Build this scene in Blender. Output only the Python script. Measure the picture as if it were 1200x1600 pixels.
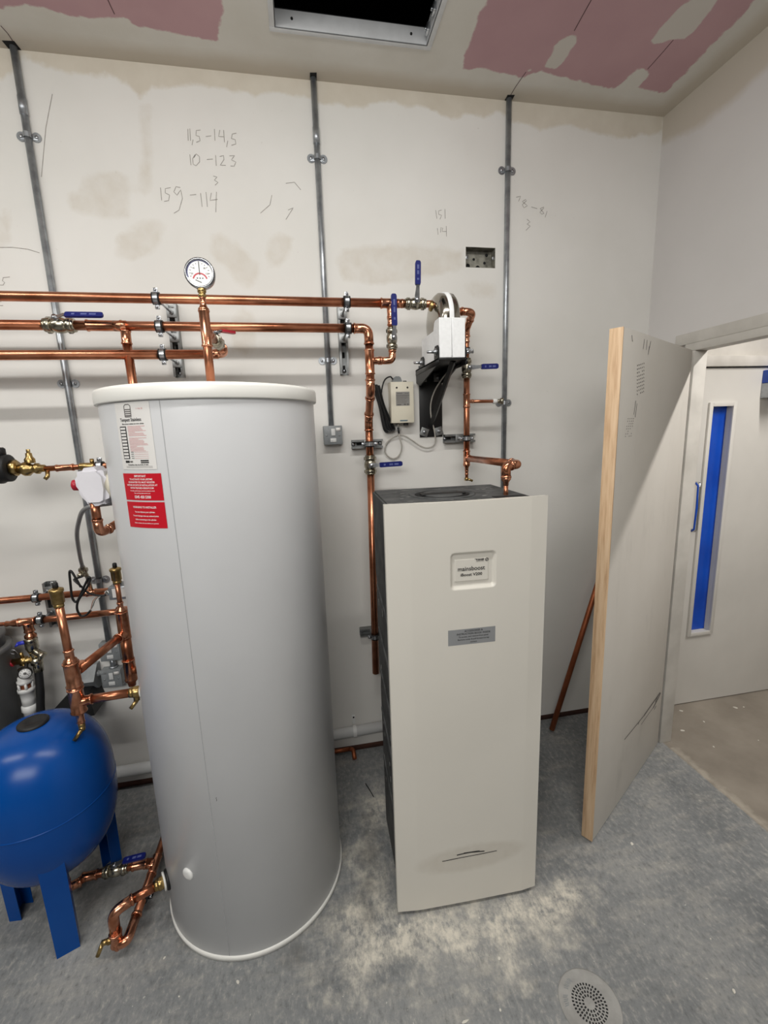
import bpy, bmesh, math, random
import numpy as np
from mathutils import Vector, Matrix, Euler
R = math.radians
PI = math.pi
random.seed(7)
C = bpy.context.scene.collection
for o in list(bpy.data.objects):
    bpy.data.objects.remove(o)

# ------------------------------------------------------------------ camera, world, light, exposure
sc = bpy.context.scene
cam_d = bpy.data.cameras.new('camera')
cam = bpy.data.objects.new('camera', cam_d); C.objects.link(cam)
cam.location = (-1.8377, -2.1552, 1.7289)
cam.rotation_euler = Euler((R(79.5462), R(1.9402), R(-10.6160)), 'XYZ')
cam_d.sensor_fit = 'VERTICAL'; cam_d.sensor_height = 36.0
cam_d.lens = 688.996 / 1600 * 36.0
cam_d.clip_start = 0.02
sc.camera = cam
sc.view_settings.view_transform = 'Standard'
sc.view_settings.look = 'None'
sc.view_settings.gamma = 1.0
sc.view_settings.use_curve_mapping = False
sc.view_settings.exposure = -0.06
w = bpy.data.worlds.new('world'); sc.world = w; w.use_nodes = True
w.node_tree.nodes['Background'].inputs[0].default_value = (0.6, 0.65, 0.7, 1)
w.node_tree.nodes['Background'].inputs[1].default_value = 0.05

def area(name, loc, sx, sy, power, col, rot=(0, 0, 0)):
    d = bpy.data.lights.new(name, 'AREA'); d.shape = 'RECTANGLE'; d.size = sx; d.size_y = sy
    d.energy = power; d.color = col
    o = bpy.data.objects.new(name, d); C.objects.link(o); o.location = loc; o.rotation_euler = rot
    return o
# ceiling battens of the plant room (just outside the frame) and of the lobby behind the doorway; the rear fill is added
area('batten_light', (-1.70, -1.42, 3.02), 1.5, 0.07, 20, (1.0, 0.985, 0.95), (R(18), 0, 0))
area('batten_light', (-4.05, -1.42, 3.02), 1.5, 0.07, 20, (1.0, 0.985, 0.95), (R(18), 0, 0))
area('rear_fill', (-2.80, -3.70, 2.85), 2.2, 1.1, 72, (1.0, 0.985, 0.95), (R(48), 0, 0))  # large unseen soft fill added behind the viewpoint to brighten the front faces
area('lobby_light', (0.60, -1.15, 2.63), 0.06, 0.9, 30, (1.0, 0.96, 0.91))

H = 3.1817            # ceiling height
# outlines measured on the wall, ceiling and floor planes (metres)
BAND = [(-2.944, 3.084), (-2.86, 3.081), (-2.814, 3.102), (-2.772, 3.162), (-2.706, 3.139), (-2.615, 3.12), (-2.471, 3.129), (-2.412, 3.102), (-2.371, 3.056), (-2.334, 3.109), (-2.271, 3.102), (-2.189, 3.122), (-2.091, 3.124), (-2.007, 3.114), (-1.924, 3.105), (-1.858, 3.127), (-1.749, 3.12), (-1.696, 3.113), (-1.663, 3.097), (-1.589, 3.103), (-1.546, 3.097), (-1.471, 3.106), (-1.385, 3.134), (-1.329, 3.125), (-1.193, 3.124), (-1.135, 3.099), (-1.075, 3.086), (-1.015, 3.113), (-0.936, 3.107), (-0.853, 3.139), (-0.789, 3.101), (-0.726, 3.098), (-0.652, 3.078), (-0.575, 3.099), (-0.49, 3.111), (-0.408, 3.091), (-0.32, 3.084), (-0.237, 3.071), (-0.123, 3.098), (0.003, 3.113), (0.01, 3.196), (-1.657, 3.198), (-2.925, 3.187)]
PATCHES = [[(-2.628, 2.763), (-2.572, 2.778), (-2.493, 2.792), (-2.454, 2.774), (-2.448, 2.728), (-2.459, 2.68), (-2.474, 2.625), (-2.539, 2.622), (-2.647, 2.633), (-2.684, 2.65), (-2.685, 2.692), (-2.64, 2.71)], [(-2.541, 2.478), (-2.515, 2.551), (-2.445, 2.602), (-2.359, 2.618), (-2.334, 2.6), (-2.361, 2.54), (-2.41, 2.482), (-2.482, 2.46)], [(-2.161, 2.498), (-2.146, 2.571), (-2.114, 2.579), (-2.039, 2.532), (-1.965, 2.458), (-1.965, 2.424), (-2.013, 2.368), (-2.065, 2.39), (-2.113, 2.448)], [(-1.934, 2.51), (-1.916, 2.562), (-1.859, 2.595), (-1.819, 2.573), (-1.829, 2.514), (-1.883, 2.46), (-1.924, 2.459)], [(-1.626, 2.507), (-1.567, 2.541), (-1.405, 2.56), (-1.224, 2.561), (-1.031, 2.549), (-1.031, 2.471), (-1.164, 2.44), (-1.411, 2.392), (-1.589, 2.402)], [(-2.378, 3.044), (-2.341, 3.036), (-2.351, 2.912), (-2.371, 2.748), (-2.402, 2.711), (-2.423, 2.722), (-2.393, 2.84)], [(-2.061, 2.286), (-2.009, 2.26), (-2.006, 2.125), (-2.039, 2.07), (-2.104, 2.111), (-2.109, 2.205)], [(-1.022, 2.395), (-0.957, 2.417), (-0.858, 2.396), (-0.874, 2.355), (-0.973, 2.342)], [(-2.937, 2.626), (-2.904, 2.639), (-2.92, 2.512), (-2.958, 2.501)]]
PINK = [[(-2.888, -0.124), (-2.741, -0.175), (-2.663, -0.196), (-2.599, -0.2), (-2.526, -0.175), (-2.417, -0.179), (-2.396, -0.194), (-2.345, -0.194), (-2.323, -0.167), (-2.292, -0.164), (-2.24, -0.158), (-2.132, -0.149), (-2.044, -0.139), (-2.025, -0.209), (-2.0, -0.275), (-2.004, -0.309), (-1.983, -0.438), (-2.759, -0.324)], [(-1.101, -0.439), (-1.108, -0.373), (-1.098, -0.286), (-1.098, -0.219), (-1.084, -0.146), (-1.053, -0.143), (-1.013, -0.162), (-0.942, -0.149), (-0.862, -0.143), (-0.817, -0.128), (-0.758, -0.18), (-0.678, -0.164), (-0.538, -0.148), (-0.367, -0.127), (-0.345, -0.254), (-0.278, -0.229), (-0.268, -0.152), (-0.121, -0.133), (-0.127, -0.243), (-0.136, -0.353), (-0.141, -0.449), (-0.143, -0.536), (-0.167, -0.586), (-0.225, -0.696), (-1.107, -0.567)]]
WHITE = [[(-0.707, -0.355), (-0.732, -0.352), (-0.767, -0.31), (-0.752, -0.267), (-0.748, -0.198), (-0.695, -0.196), (-0.683, -0.233), (-0.686, -0.324)], [(-0.293, -0.568), (-0.395, -0.553), (-0.406, -0.473), (-0.404, -0.42), (-0.401, -0.376), (-0.377, -0.359), (-0.32, -0.39), (-0.261, -0.404), (-0.272, -0.484)], [(-0.812, -0.173), (-0.796, -0.192), (-0.793, -0.166)]]
DUST = [[(-1.777, -0.809), (-1.609, -0.615), (-1.604, -0.869), (-1.414, -0.865), (-1.073, -0.891), (-0.899, -0.879), (-0.97, -1.005), (-1.114, -1.056), (-1.307, -1.072), (-1.483, -1.071), (-1.638, -1.002), (-1.772, -1.044), (-1.87, -0.989), (-1.84, -0.861)], [(-1.713, -0.592), (-1.635, -0.342), (-1.577, -0.277), (-1.609, -0.615), (-1.627, -0.842), (-1.713, -0.777)]]
DARK_PATCHES = [[(-2.398, -0.721), (-2.472, -0.613), (-2.466, -0.577), (-2.393, -0.7), (-2.321, -0.82), (-2.354, -0.813)], [(-2.036, -0.918), (-1.952, -0.878), (-1.93, -0.922), (-2.014, -0.945)], [(-2.88, -0.475), (-2.533, -0.524), (-2.488, -0.598), (-2.589, -0.635), (-2.829, -0.536)], [(-1.714, -0.634), (-1.657, -0.428), (-1.619, -0.376), (-1.619, -0.552), (-1.634, -0.666), (-1.687, -0.687)], [(-1.737, -0.772), (-1.692, -0.719), (-1.673, -0.832), (-1.706, -0.89)]]
SCRIBBLES = [[(-2.205, 2.964), (-2.208, 2.922)], [(-2.197, 2.966), (-2.199, 2.922)], [(-2.189, 2.927), (-2.195, 2.907)], [(-2.156, 2.964), (-2.173, 2.961), (-2.176, 2.943), (-2.163, 2.94), (-2.162, 2.925), (-2.177, 2.918)], [(-2.138, 2.942), (-2.116, 2.946)], [(-2.101, 2.972), (-2.103, 2.929)], [(-2.08, 2.97), (-2.087, 2.946), (-2.066, 2.946)], [(-2.065, 2.971), (-2.066, 2.926)], [(-2.052, 2.933), (-2.059, 2.909)], [(-2.015, 2.963), (-2.032, 2.959), (-2.037, 2.942), (-2.022, 2.939), (-2.021, 2.923), (-2.039, 2.917)], [(-2.207, 2.872), (-2.207, 2.833)], [(-2.186, 2.873), (-2.198, 2.857), (-2.198, 2.837), (-2.187, 2.832), (-2.172, 2.847), (-2.17, 2.866), (-2.182, 2.876), (-2.193, 2.861)], [(-2.142, 2.858), (-2.118, 2.861)], [(-2.106, 2.876), (-2.107, 2.837)], [(-2.09, 2.872), (-2.074, 2.877), (-2.074, 2.862), (-2.091, 2.84), (-2.069, 2.841)], [(-2.051, 2.877), (-2.03, 2.88), (-2.044, 2.863), (-2.027, 2.856), (-2.035, 2.84), (-2.05, 2.84)], [(-2.123, 2.798), (-2.108, 2.795), (-2.12, 2.783), (-2.106, 2.775), (-2.119, 2.764)], [(-2.335, 2.743), (-2.336, 2.695)], [(-2.296, 2.745), (-2.317, 2.74), (-2.319, 2.724), (-2.303, 2.717), (-2.309, 2.696), (-2.327, 2.692)], [(-2.258, 2.747), (-2.274, 2.75), (-2.285, 2.73), (-2.274, 2.718), (-2.257, 2.739), (-2.254, 2.707), (-2.272, 2.662), (-2.294, 2.649)], [(-2.223, 2.721), (-2.198, 2.725)], [(-2.18, 2.731), (-2.179, 2.679)], [(-2.158, 2.736), (-2.158, 2.68)], [(-2.137, 2.734), (-2.145, 2.705), (-2.114, 2.711)], [(-2.116, 2.739), (-2.126, 2.661)], [(-2.959, 2.495), (-2.914, 2.497), (-2.861, 2.492), (-2.821, 2.48)], [(-2.688, 3.046), (-2.729, 2.928), (-2.771, 2.756)], [(-1.158, 2.716), (-1.153, 2.681)], [(-1.13, 2.718), (-1.145, 2.713), (-1.144, 2.699), (-1.13, 2.696), (-1.138, 2.679)], [(-1.114, 2.723), (-1.113, 2.683)], [(-1.151, 2.641), (-1.148, 2.614)], [(-1.133, 2.646), (-1.136, 2.624)], [(-1.125, 2.644), (-1.128, 2.628), (-1.108, 2.629)], [(-1.108, 2.652), (-1.107, 2.608)], [(-1.889, 2.739), (-1.9, 2.701), (-1.943, 2.666)], [(-1.827, 2.788), (-1.79, 2.794), (-1.765, 2.766)], [(-1.825, 2.684), (-1.802, 2.694), (-1.837, 2.646)], [(-0.762, 2.79), (-0.74, 2.796), (-0.75, 2.773)], [(-0.712, 2.784), (-0.731, 2.774), (-0.704, 2.757), (-0.722, 2.747), (-0.73, 2.76), (-0.709, 2.779)], [(-0.684, 2.753), (-0.653, 2.747)], [(-0.618, 2.756), (-0.638, 2.748), (-0.617, 2.729), (-0.628, 2.724), (-0.639, 2.732), (-0.618, 2.752)], [(-0.601, 2.739), (-0.611, 2.711)], [(-0.705, 2.699), (-0.688, 2.688), (-0.704, 2.678), (-0.687, 2.67), (-0.709, 2.65)], [(-2.942, 2.387), (-2.966, 2.384), (-2.971, 2.372), (-2.964, 2.366), (-2.971, 2.356), (-2.983, 2.356)], [(-2.993, 2.294), (-2.988, 2.294)], [(-2.996, 2.278), (-2.984, 2.279)]]
JOINTS = [[(-0.74, -0.496), (-0.733, -0.431), (-0.726, -0.372)], [(-0.314, -0.391), (-0.309, -0.332), (-0.305, -0.249)], [(-2.375, -0.26), (-2.375, -0.232), (-2.374, -0.204)], [(-0.811, -0.166), (-0.816, -0.085), (-0.815, -0.029)], [(-2.782, -0.102), (-2.777, -0.072), (-2.779, -0.039)]]

# ------------------------------------------------------------------ helpers
def lin(c):
    def f(v):
        v /= 255.0
        return v / 12.92 if v <= 0.04045 else ((v + 0.055) / 1.055) ** 2.4
    return (f(c[0]), f(c[1]), f(c[2]), 1.0)

def base_mat(name):
    m = bpy.data.materials.new(name); m.use_nodes = True
    nt = m.node_tree
    return m, nt, nt.nodes['Principled BSDF']

def node(nt, kind, **kw):
    n = nt.nodes.new(kind)
    for k, v in kw.items(): setattr(n, k, v)
    return n

def noise(nt, scale, detail=4, rough=0.55, stretch=None):
    tc = node(nt, 'ShaderNodeTexCoord')
    n = node(nt, 'ShaderNodeTexNoise'); n.inputs['Scale'].default_value = scale
    n.inputs['Detail'].default_value = detail; n.inputs['Roughness'].default_value = rough
    if stretch:
        mp = node(nt, 'ShaderNodeMapping'); mp.inputs['Scale'].default_value = stretch
        nt.links.new(tc.outputs['Object'], mp.inputs[0]); nt.links.new(mp.outputs[0], n.inputs['Vector'])
    else:
        nt.links.new(tc.outputs['Object'], n.inputs['Vector'])
    return n.outputs['Fac']

def ramp(nt, fac, stops):
    r = node(nt, 'ShaderNodeValToRGB'); e = r.color_ramp.elements
    e[0].position, e[0].color = stops[0][0], stops[0][1]
    e[1].position, e[1].color = stops[-1][0], stops[-1][1]
    for p, c in stops[1:-1]:
        x = e.new(p); x.color = c
    nt.links.new(fac, r.inputs[0]); return r.outputs[0]

def mix(nt, fac, a, b):
    m = node(nt, 'ShaderNodeMix', data_type='RGBA')
    if isinstance(fac, float): m.inputs[0].default_value = fac
    else: nt.links.new(fac, m.inputs[0])
    for v, i in ((a, 6), (b, 7)):
        if isinstance(v, tuple): m.inputs[i].default_value = v
        else: nt.links.new(v, m.inputs[i])
    return m.outputs[2]

def math_n(nt, op, a, b=0.0):
    m = node(nt, 'ShaderNodeMath', operation=op)
    for v, i in ((a, 0), (b, 1)):
        if isinstance(v, (int, float)): m.inputs[i].default_value = v
        else: nt.links.new(v, m.inputs[i])
    return m.outputs[0]

def maprange(nt, v, a, b, c, d):
    m = node(nt, 'ShaderNodeMapRange'); m.clamp = True
    nt.links.new(v, m.inputs[0])
    for i, x in enumerate((a, b, c, d)): m.inputs[i + 1].default_value = x
    return m.outputs[0]

def bump(nt, b, h, strength, dist=0.005):
    n = node(nt, 'ShaderNodeBump'); n.inputs['Strength'].default_value = strength
    n.inputs['Distance'].default_value = dist
    nt.links.new(h, n.inputs['Height']); nt.links.new(n.outputs[0], b.inputs['Normal'])

def mat(name, rgb, rough=0.5, metal=0.0, var=0.06, scale=12.0, bmp=0.0, spec=0.5, rgb2=None, stretch=None, coat=0.0):
    m, nt, b = base_mat(name)
    c = lin(rgb); f = noise(nt, scale, stretch=stretch)
    c2 = lin(rgb2) if rgb2 else tuple(max(0, x * (1 - 3 * var)) for x in c[:3]) + (1,)
    nt.links.new(ramp(nt, f, [(0.35, c2), (0.62, c)]), b.inputs['Base Color'])
    b.inputs['Roughness'].default_value = rough; b.inputs['Metallic'].default_value = metal
    b.inputs['Specular IOR Level'].default_value = spec
    b.inputs['Coat Weight'].default_value = coat
    if bmp: bump(nt, b, noise(nt, scale * 6, 3, stretch=stretch), bmp, 0.002)
    return m

def attr_mask(nt, name, amp, scale, soft, stretch=None, detail=5):
    a = node(nt, 'ShaderNodeAttribute', attribute_name=name)
    n = noise(nt, scale, detail, 0.6, stretch)
    s = math_n(nt, 'ADD', a.outputs['Fac'], math_n(nt, 'MULTIPLY', math_n(nt, 'SUBTRACT', n, 0.5), amp))
    return maprange(nt, s, -soft, soft, 1.0, 0.0)

M = {}
M['copper'] = mat('copper', (208, 142, 110), 0.29, 1.0, 0.10, 9, 0.05, rgb2=(164, 102, 74))
M['copper_fitting'] = mat('copper_fitting', (220, 158, 128), 0.22, 1.0, 0.10, 25, 0.03, rgb2=(176, 114, 84))
M['old_copper'] = mat('dull_copper', (176, 104, 70), 0.5, 0.85, 0.1, 10)
M['brass'] = mat('brass', (186, 160, 108), 0.3, 1.0, 0.08, 30, rgb2=(146, 120, 74))
M['nickel'] = mat('nickel_plate', (190, 184, 168), 0.24, 1.0, 0.10, 30, rgb2=(140, 134, 118))
M['zinc'] = mat('zinc_plate', (196, 199, 203), 0.30, 1.0, 0.06, 40, rgb2=(150, 152, 156))
M['galv'] = mat('galvanised_steel', (170, 174, 178), 0.36, 0.75, 0.07, 22, rgb2=(140, 144, 149))
M['strut'] = mat('dull_galvanised_rail', (150, 152, 152), 0.5, 0.9, 0.08, 25)
M['inox'] = mat('polished_stainless', (168, 162, 152), 0.15, 1.0, 0.04, 6)
M['chrome'] = mat('chrome', (222, 224, 226), 0.10, 1.0, 0.02, 8)
M['gauge_metal'] = mat('dull_chrome', (150, 152, 156), 0.22, 1.0, 0.02, 8)
M['black'] = mat('black_rubber', (22, 22, 23), 0.55, 0, 0.1, 30)
M['black_paint'] = mat('black_powder_coat', (17, 17, 18), 0.42, 0, 0.1, 40, 0.05)
M['black_cable'] = mat('black_cable', (20, 20, 21), 0.4, 0, 0.1, 40)
M['grey_cable'] = mat('grey_cable', (176, 172, 164), 0.5, 0, 0.05, 40)
M['white_plastic'] = mat('white_plastic', (226, 226, 224), 0.38, 0, 0.02, 8)
M['drain_white'] = mat('white_waste_pipe', (202, 203, 203), 0.34, 0, 0.03, 6)
M['lilac_white'] = mat('white_moulded_cover', (226, 224, 230), 0.42, 0, 0.02, 10)
M['foam_white'] = mat('white_foam', (240, 241, 242), 0.75, 0, 0.02, 60, 0.08)
M['tank'] = mat('grey_painted_steel', (214, 215, 217), 0.3, 0, 0.012, 3)
M['tank_white'] = mat('white_plastic_rim', (232, 231, 226), 0.34, 0, 0.015, 5)
M['seam'] = mat('seam_line', (166, 167, 170), 0.5, 0, 0.02, 5)
M['label_white'] = mat('label_paper', (224, 222, 219), 0.45, 0, 0.01, 5)
M['label_red'] = mat('red_sticker', (196, 18, 38), 0.35, 0, 0.02, 5)
M['label_grey'] = mat('silver_grey_sticker', (152, 154, 156), 0.4, 0.2, 0.02, 5)
M['ink'] = mat('black_ink', (26, 26, 28), 0.6, 0, 0.02, 5)
M['ink_soft'] = mat('grey_ink', (96, 92, 90), 0.6, 0, 0.02, 5)
M['ink_white'] = mat('white_ink', (238, 226, 226), 0.5, 0, 0.01, 5)
M['ink_red'] = mat('red_ink', (208, 128, 132), 0.6, 0, 0.02, 5)
M['pencil'] = mat('pencil_line', (166, 161, 155), 0.8, 0, 0.1, 60)
M['blue_lever'] = mat('dark_blue_sleeve', (20, 30, 104), 0.34, 0, 0.04, 20)
M['blue_tank'] = mat('blue_gloss_paint', (0, 70, 146), 0.27, 0, 0.05, 3, 0.01, spec=0.3, rgb2=(0, 64, 138))
M['blue_knob'] = mat('blue_plastic', (52, 62, 190), 0.4, 0, 0.05, 20)
M['red'] = mat('red_plastic', (176, 28, 48), 0.36, 0, 0.05, 20)
M['panel_grey'] = mat('grey_switch_enamel', (134, 138, 140), 0.4, 0, 0.05, 40, 0.05)
M['rocker'] = mat('switch_insert', (212, 213, 212), 0.4, 0, 0.02, 10)
M['cream'] = mat('cream_plastic', (216, 210, 192), 0.42, 0, 0.02, 10)
M['silver_label'] = mat('silver_rating_label', (146, 144, 140), 0.4, 0.3, 0.05, 40)
M['foam_dark'] = mat('dark_grey_foam', (84, 85, 85), 0.72, 0, 0.12, 14, 0.15, rgb2=(56, 57, 58))
M['dusty'] = mat('dusty_smear', (124, 124, 122), 0.85, 0, 0.15, 30)
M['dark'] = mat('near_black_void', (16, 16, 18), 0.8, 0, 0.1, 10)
M['alu'] = mat('white_aluminium', (214, 216, 218), 0.4, 0.1, 0.03, 20)
M['lip'] = mat('chip', (214, 210, 200), 0.7, 0, 0.05, 30)
M['grey_vessel'] = mat('dark_grey_plastic', (112, 113, 113), 0.45, 0, 0.05, 6)
M['duct'] = mat('void_slab', (96, 99, 104), 0.8, 0, 0.1, 4)
M['joint'] = mat('board_joint', (92, 66, 68), 0.9, 0, 0.05, 10)
M['paint_frame'] = mat('primed_frame', (204, 200, 193), 0.6, 0, 0.04, 5, 0.05, rgb2=(186, 182, 175))
M['door_paint'] = mat('primed_door', (205, 202, 196), 0.55, 0, 0.03, 2)
M['blue_film'] = mat('blue_film', (14, 78, 190), 0.28, 0, 0.05, 4, rgb2=(10, 66, 170))
M['wall_dim'] = mat('unpainted_wall', (146, 144, 140), 0.8, 0, 0.03, 3)
M['baseboard'] = mat('raw_sole_plate', (96, 62, 50), 0.8, 0, 0.15, 8)
M['gully'] = mat('plastic_gully', (154, 153, 150), 0.55, 0, 0.05, 18, rgb2=(136, 135, 132))

def wood_mat():
    m, nt, b = base_mat('raw_timber_lipping')
    f = noise(nt, 5.0, 6, 0.6, (14, 14, 0.9))
    f2 = noise(nt, 2.2, 3, 0.5, (8, 8, 0.5))
    c = ramp(nt, f, [(0.3, lin((186, 148, 112))), (0.5, lin((216, 184, 148))), (0.72, lin((228, 200, 166)))])
    c2 = mix(nt, maprange(nt, f2, 0.55, 0.75, 0.0, 0.4), c, lin((182, 136, 96)))
    nt.links.new(c2, b.inputs['Base Color']); b.inputs['Roughness'].default_value = 0.6
    return m
M['timber'] = wood_mat()

def obj(name, bm, material, parent=None, local=False, smooth=True, angle=38):
    """link a bmesh as ONE mesh object; world coordinates unless local"""
    if smooth:
        for e in bm.edges:
            if len(e.link_faces) == 2 and e.calc_face_angle(0) > R(angle): e.smooth = False
        for f in bm.faces: f.smooth = True
    me = bpy.data.meshes.new(name)
    mats = material if isinstance(material, (list, tuple)) else [material]
    if not local:
        if parent is not None:
            off = Vector(parent.location); q = parent.parent
            while q: off += Vector(q.location); q = q.parent
        else:
            vs = [v.co for v in bm.verts]
            off = Vector(((min(v.x for v in vs) + max(v.x for v in vs)) / 2, (min(v.y for v in vs) + max(v.y for v in vs)) / 2, min(v.z for v in vs)))
        bmesh.ops.translate(bm, verts=bm.verts, vec=-off)
    bm.normal_update(); bm.to_mesh(me); bm.free()
    for k in mats: me.materials.append(M[k] if isinstance(k, str) else k)
    o = bpy.data.objects.new(name, me); C.objects.link(o)
    if parent is not None: o.parent = parent
    elif not local: o.location = off
    return o

def tag(o, label, cat, group=None, kind=None):
    o['label'] = label; o['category'] = cat
    if group: o['group'] = group
    if kind: o['kind'] = kind
    return o

def thing(name, label, cat, loc, rotz=0.0, group=None, kind=None):
    o = bpy.data.objects.new(name, None); C.objects.link(o); o.empty_display_size = 0.05
    o.location = loc; o.rotation_euler = (0, 0, rotz)
    return tag(o, label, cat, group, kind)

def B(): return bmesh.new()

def box(bm, lo, hi, bev=0.0, mi=0, mtx=None):
    lo, hi = Vector(lo), Vector(hi)
    vs = [bm.verts.new((x, y, z)) for x in (lo.x, hi.x) for y in (lo.y, hi.y) for z in (lo.z, hi.z)]
    F = [(0, 1, 3, 2), (4, 6, 7, 5), (0, 4, 5, 1), (2, 3, 7, 6), (0, 2, 6, 4), (1, 5, 7, 3)]
    fs = [bm.faces.new([vs[i] for i in f]) for f in F]
    for f in fs: f.material_index = mi
    geo = list(vs)
    if bev > 0:
        r = bmesh.ops.bevel(bm, geom=list({e for f in fs for e in f.edges}), offset=bev, segments=2, affect='EDGES', profile=0.5)
        geo = list({v for f in r['faces'] for v in f.verts} | {v for v in vs if v.is_valid})
        for f in r['faces']: f.material_index = mi
    if mtx is not None: bmesh.ops.transform(bm, matrix=mtx, verts=geo)
    return geo

def frame_of(d):
    d = Vector(d).normalized()
    a = Vector((0, 0, 1)) if abs(d.z) < 0.9 else Vector((1, 0, 0))
    u = d.cross(a).normalized(); v = d.cross(u).normalized()
    return d, u, v

def tube(bm, pts, r, seg=16, caps=True, mi=0, closed=False):
    pts = [Vector(p) for p in pts]
    n = len(pts); rad = r if isinstance(r, (list, tuple)) else [r] * n
    rings = []; u = None
    for i in range(n):
        if closed: t = (pts[(i + 1) % n] - pts[i - 1]).normalized()
        elif i == 0: t = (pts[1] - pts[0]).normalized()
        elif i == n - 1: t = (pts[-1] - pts[-2]).normalized()
        else: t = ((pts[i + 1] - pts[i]).normalized() + (pts[i] - pts[i - 1]).normalized()).normalized()
        if u is None: _, u, _v = frame_of(t)
        u = (u - t * u.dot(t)).normalized(); v = t.cross(u)
        rings.append([bm.verts.new(pts[i] + (u * math.cos(a) + v * math.sin(a)) * rad[i]) for a in [2 * PI * k / seg for k in range(seg)]])
    for i in range(n if closed else n - 1):
        a, b = rings[i], rings[(i + 1) % n]
        for k in range(seg):
            f = bm.faces.new((a[k], a[(k + 1) % seg], b[(k + 1) % seg], b[k])); f.material_index = mi
    if caps and not closed:
        bm.faces.new(rings[0][::-1]).material_index = mi; bm.faces.new(rings[-1]).material_index = mi
    return rings

def fillet(pts, r, n=7):
    """round the inner corners of a polyline"""
    pts = [Vector(p) for p in pts]; out = [pts[0]]
    for i in range(1, len(pts) - 1):
        a, b, c = pts[i - 1], pts[i], pts[i + 1]
        d1 = (a - b); d2 = (c - b); l = min(d1.length, d2.length) * 0.49
        ang = d1.angle(d2); t = min(l, r / math.tan(ang / 2) if ang < PI - 0.01 else 0)
        p, q = b + d1.normalized() * t, b + d2.normalized() * t
        for k in range(n + 1):
            s = k / n
            out.append(p * (1 - s) ** 2 + b * 2 * s * (1 - s) + q * s * s)
    out.append(pts[-1]); return out

def spline(pts, n=8, closed=False):
    P = [Vector(p) for p in pts]; out = []; m = len(P)
    for i in range(m if closed else m - 1):
        p1, p2 = P[i], P[(i + 1) % m]
        p0 = P[i - 1] if (i > 0 or closed) else p1 * 2 - p2
        p3 = P[(i + 2) % m] if (i + 2 < m or closed) else p2 * 2 - p1
        for k in range(n):
            t = k / n
            out.append(0.5 * ((2 * p1) + (p2 - p0) * t + (2 * p0 - 5 * p1 + 4 * p2 - p3) * t * t + (3 * p1 - p0 - 3 * p2 + p3) * t ** 3))
    if not closed: out.append(P[-1])
    return out

def lathe(bm, prof, org, axis=(0, 0, 1), seg=32, mi=0, cap=True):
    """prof: (distance along axis, radius)"""
    d, u, v = frame_of(axis); org = Vector(org); rings = []
    for h, r in prof:
        r = max(r, 1e-5)
        rings.append([bm.verts.new(org + d * h + (u * math.cos(a) + v * math.sin(a)) * r) for a in [2 * PI * (k + 0.5) / seg for k in range(seg)]])
    for a, b in zip(rings, rings[1:]):
        for k in range(seg):
            f = bm.faces.new((a[k], b[k], b[(k + 1) % seg], a[(k + 1) % seg])); f.material_index = mi
    if cap:
        bm.faces.new(rings[0]).material_index = mi; bm.faces.new(rings[-1][::-1]).material_index = mi

def hexnut(bm, org, axis, r, h, mi=0):
    lathe(bm, [(0, r * 0.92), (h * 0.15, r), (h * 0.85, r), (h, r * 0.92)], org, axis, 6, mi)

def torus(bm, org, axis, Rr, r, seg=24, s2=8, mi=0):
    d, u, v = frame_of(axis)
    tube(bm, [Vector(org) + (u * math.cos(a) + v * math.sin(a)) * Rr for a in [2 * PI * k / seg for k in range(seg)]], r, s2, False, mi, True)

def sleeve(bm, p0, p1, r, bead=True):
    """copper press fitting: slightly fatter tube with a swollen ring at each end"""
    p0, p1 = Vector(p0), Vector(p1); d = (p1 - p0).normalized(); L = (p1 - p0).length
    b = min(0.004, L * 0.16)
    pr = [(0, r * 1.02), (0, r * 1.22), (b, r * 1.25), (b * 2, r * 1.10), (L - 2 * b, r * 1.10), (L - b, r * 1.25), (L, r * 1.22), (L, r * 1.02)] if bead else [(0, r * 1.02), (0, r * 1.1), (L, r * 1.1), (L, r * 1.02)]
    lathe(bm, pr, p0, d, 24)

def bend(bm, a, corner, c, r, R0):
    """copper elbow through three points with sleeves"""
    a, corner, c = Vector(a), Vector(corner), Vector(c)
    pts = fillet([a, corner, c], R0, 10)
    tube(bm, pts, r * 1.1, 20)
    for p, q in ((a, corner), (c, corner)):
        d = (q - p).normalized()
        lathe(bm, [(0, r * 1.02), (0, r * 1.22), (0.004, r * 1.26), (0.009, r * 1.1)], p, d, 24)

def prism(bm, poly, lo, hi, axis='y', mi=0):
    """extrude a 2-D polygon: axis y -> (x,z), x -> (y,z), z -> (x,y)"""
    def P(a, b, t): return {'y': (a, t, b), 'x': (t, a, b), 'z': (a, b, t)}[axis]
    A = [bm.verts.new(P(a, b, lo)) for a, b in poly]; D = [bm.verts.new(P(a, b, hi)) for a, b in poly]
    n = len(poly); fs = [bm.faces.new(A), bm.faces.new(D[::-1])]
    for i in range(n): fs.append(bm.faces.new((A[i], D[i], D[(i + 1) % n], A[(i + 1) % n])))
    for f in fs: f.material_index = mi
    bmesh.ops.recalc_face_normals(bm, faces=fs)

def text_geo(s, size, align='CENTER', bold=0.0, xs=1.0):
    cu = bpy.data.curves.new('lettering', 'FONT'); cu.body = s; cu.size = size; cu.align_x = align; cu.align_y = 'CENTER'
    cu.offset = bold; cu.resolution_u = 3
    o = bpy.data.objects.new('lettering', cu); C.objects.link(o)
    me = bpy.data.meshes.new_from_object(o.evaluated_get(bpy.context.evaluated_depsgraph_get()))
    vs = [(v.co.x * xs, v.co.y) for v in me.vertices]; fs = [tuple(p.vertices) for p in me.polygons]
    bpy.data.objects.remove(o); bpy.data.curves.remove(cu); bpy.data.meshes.remove(me)
    return vs, fs

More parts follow.
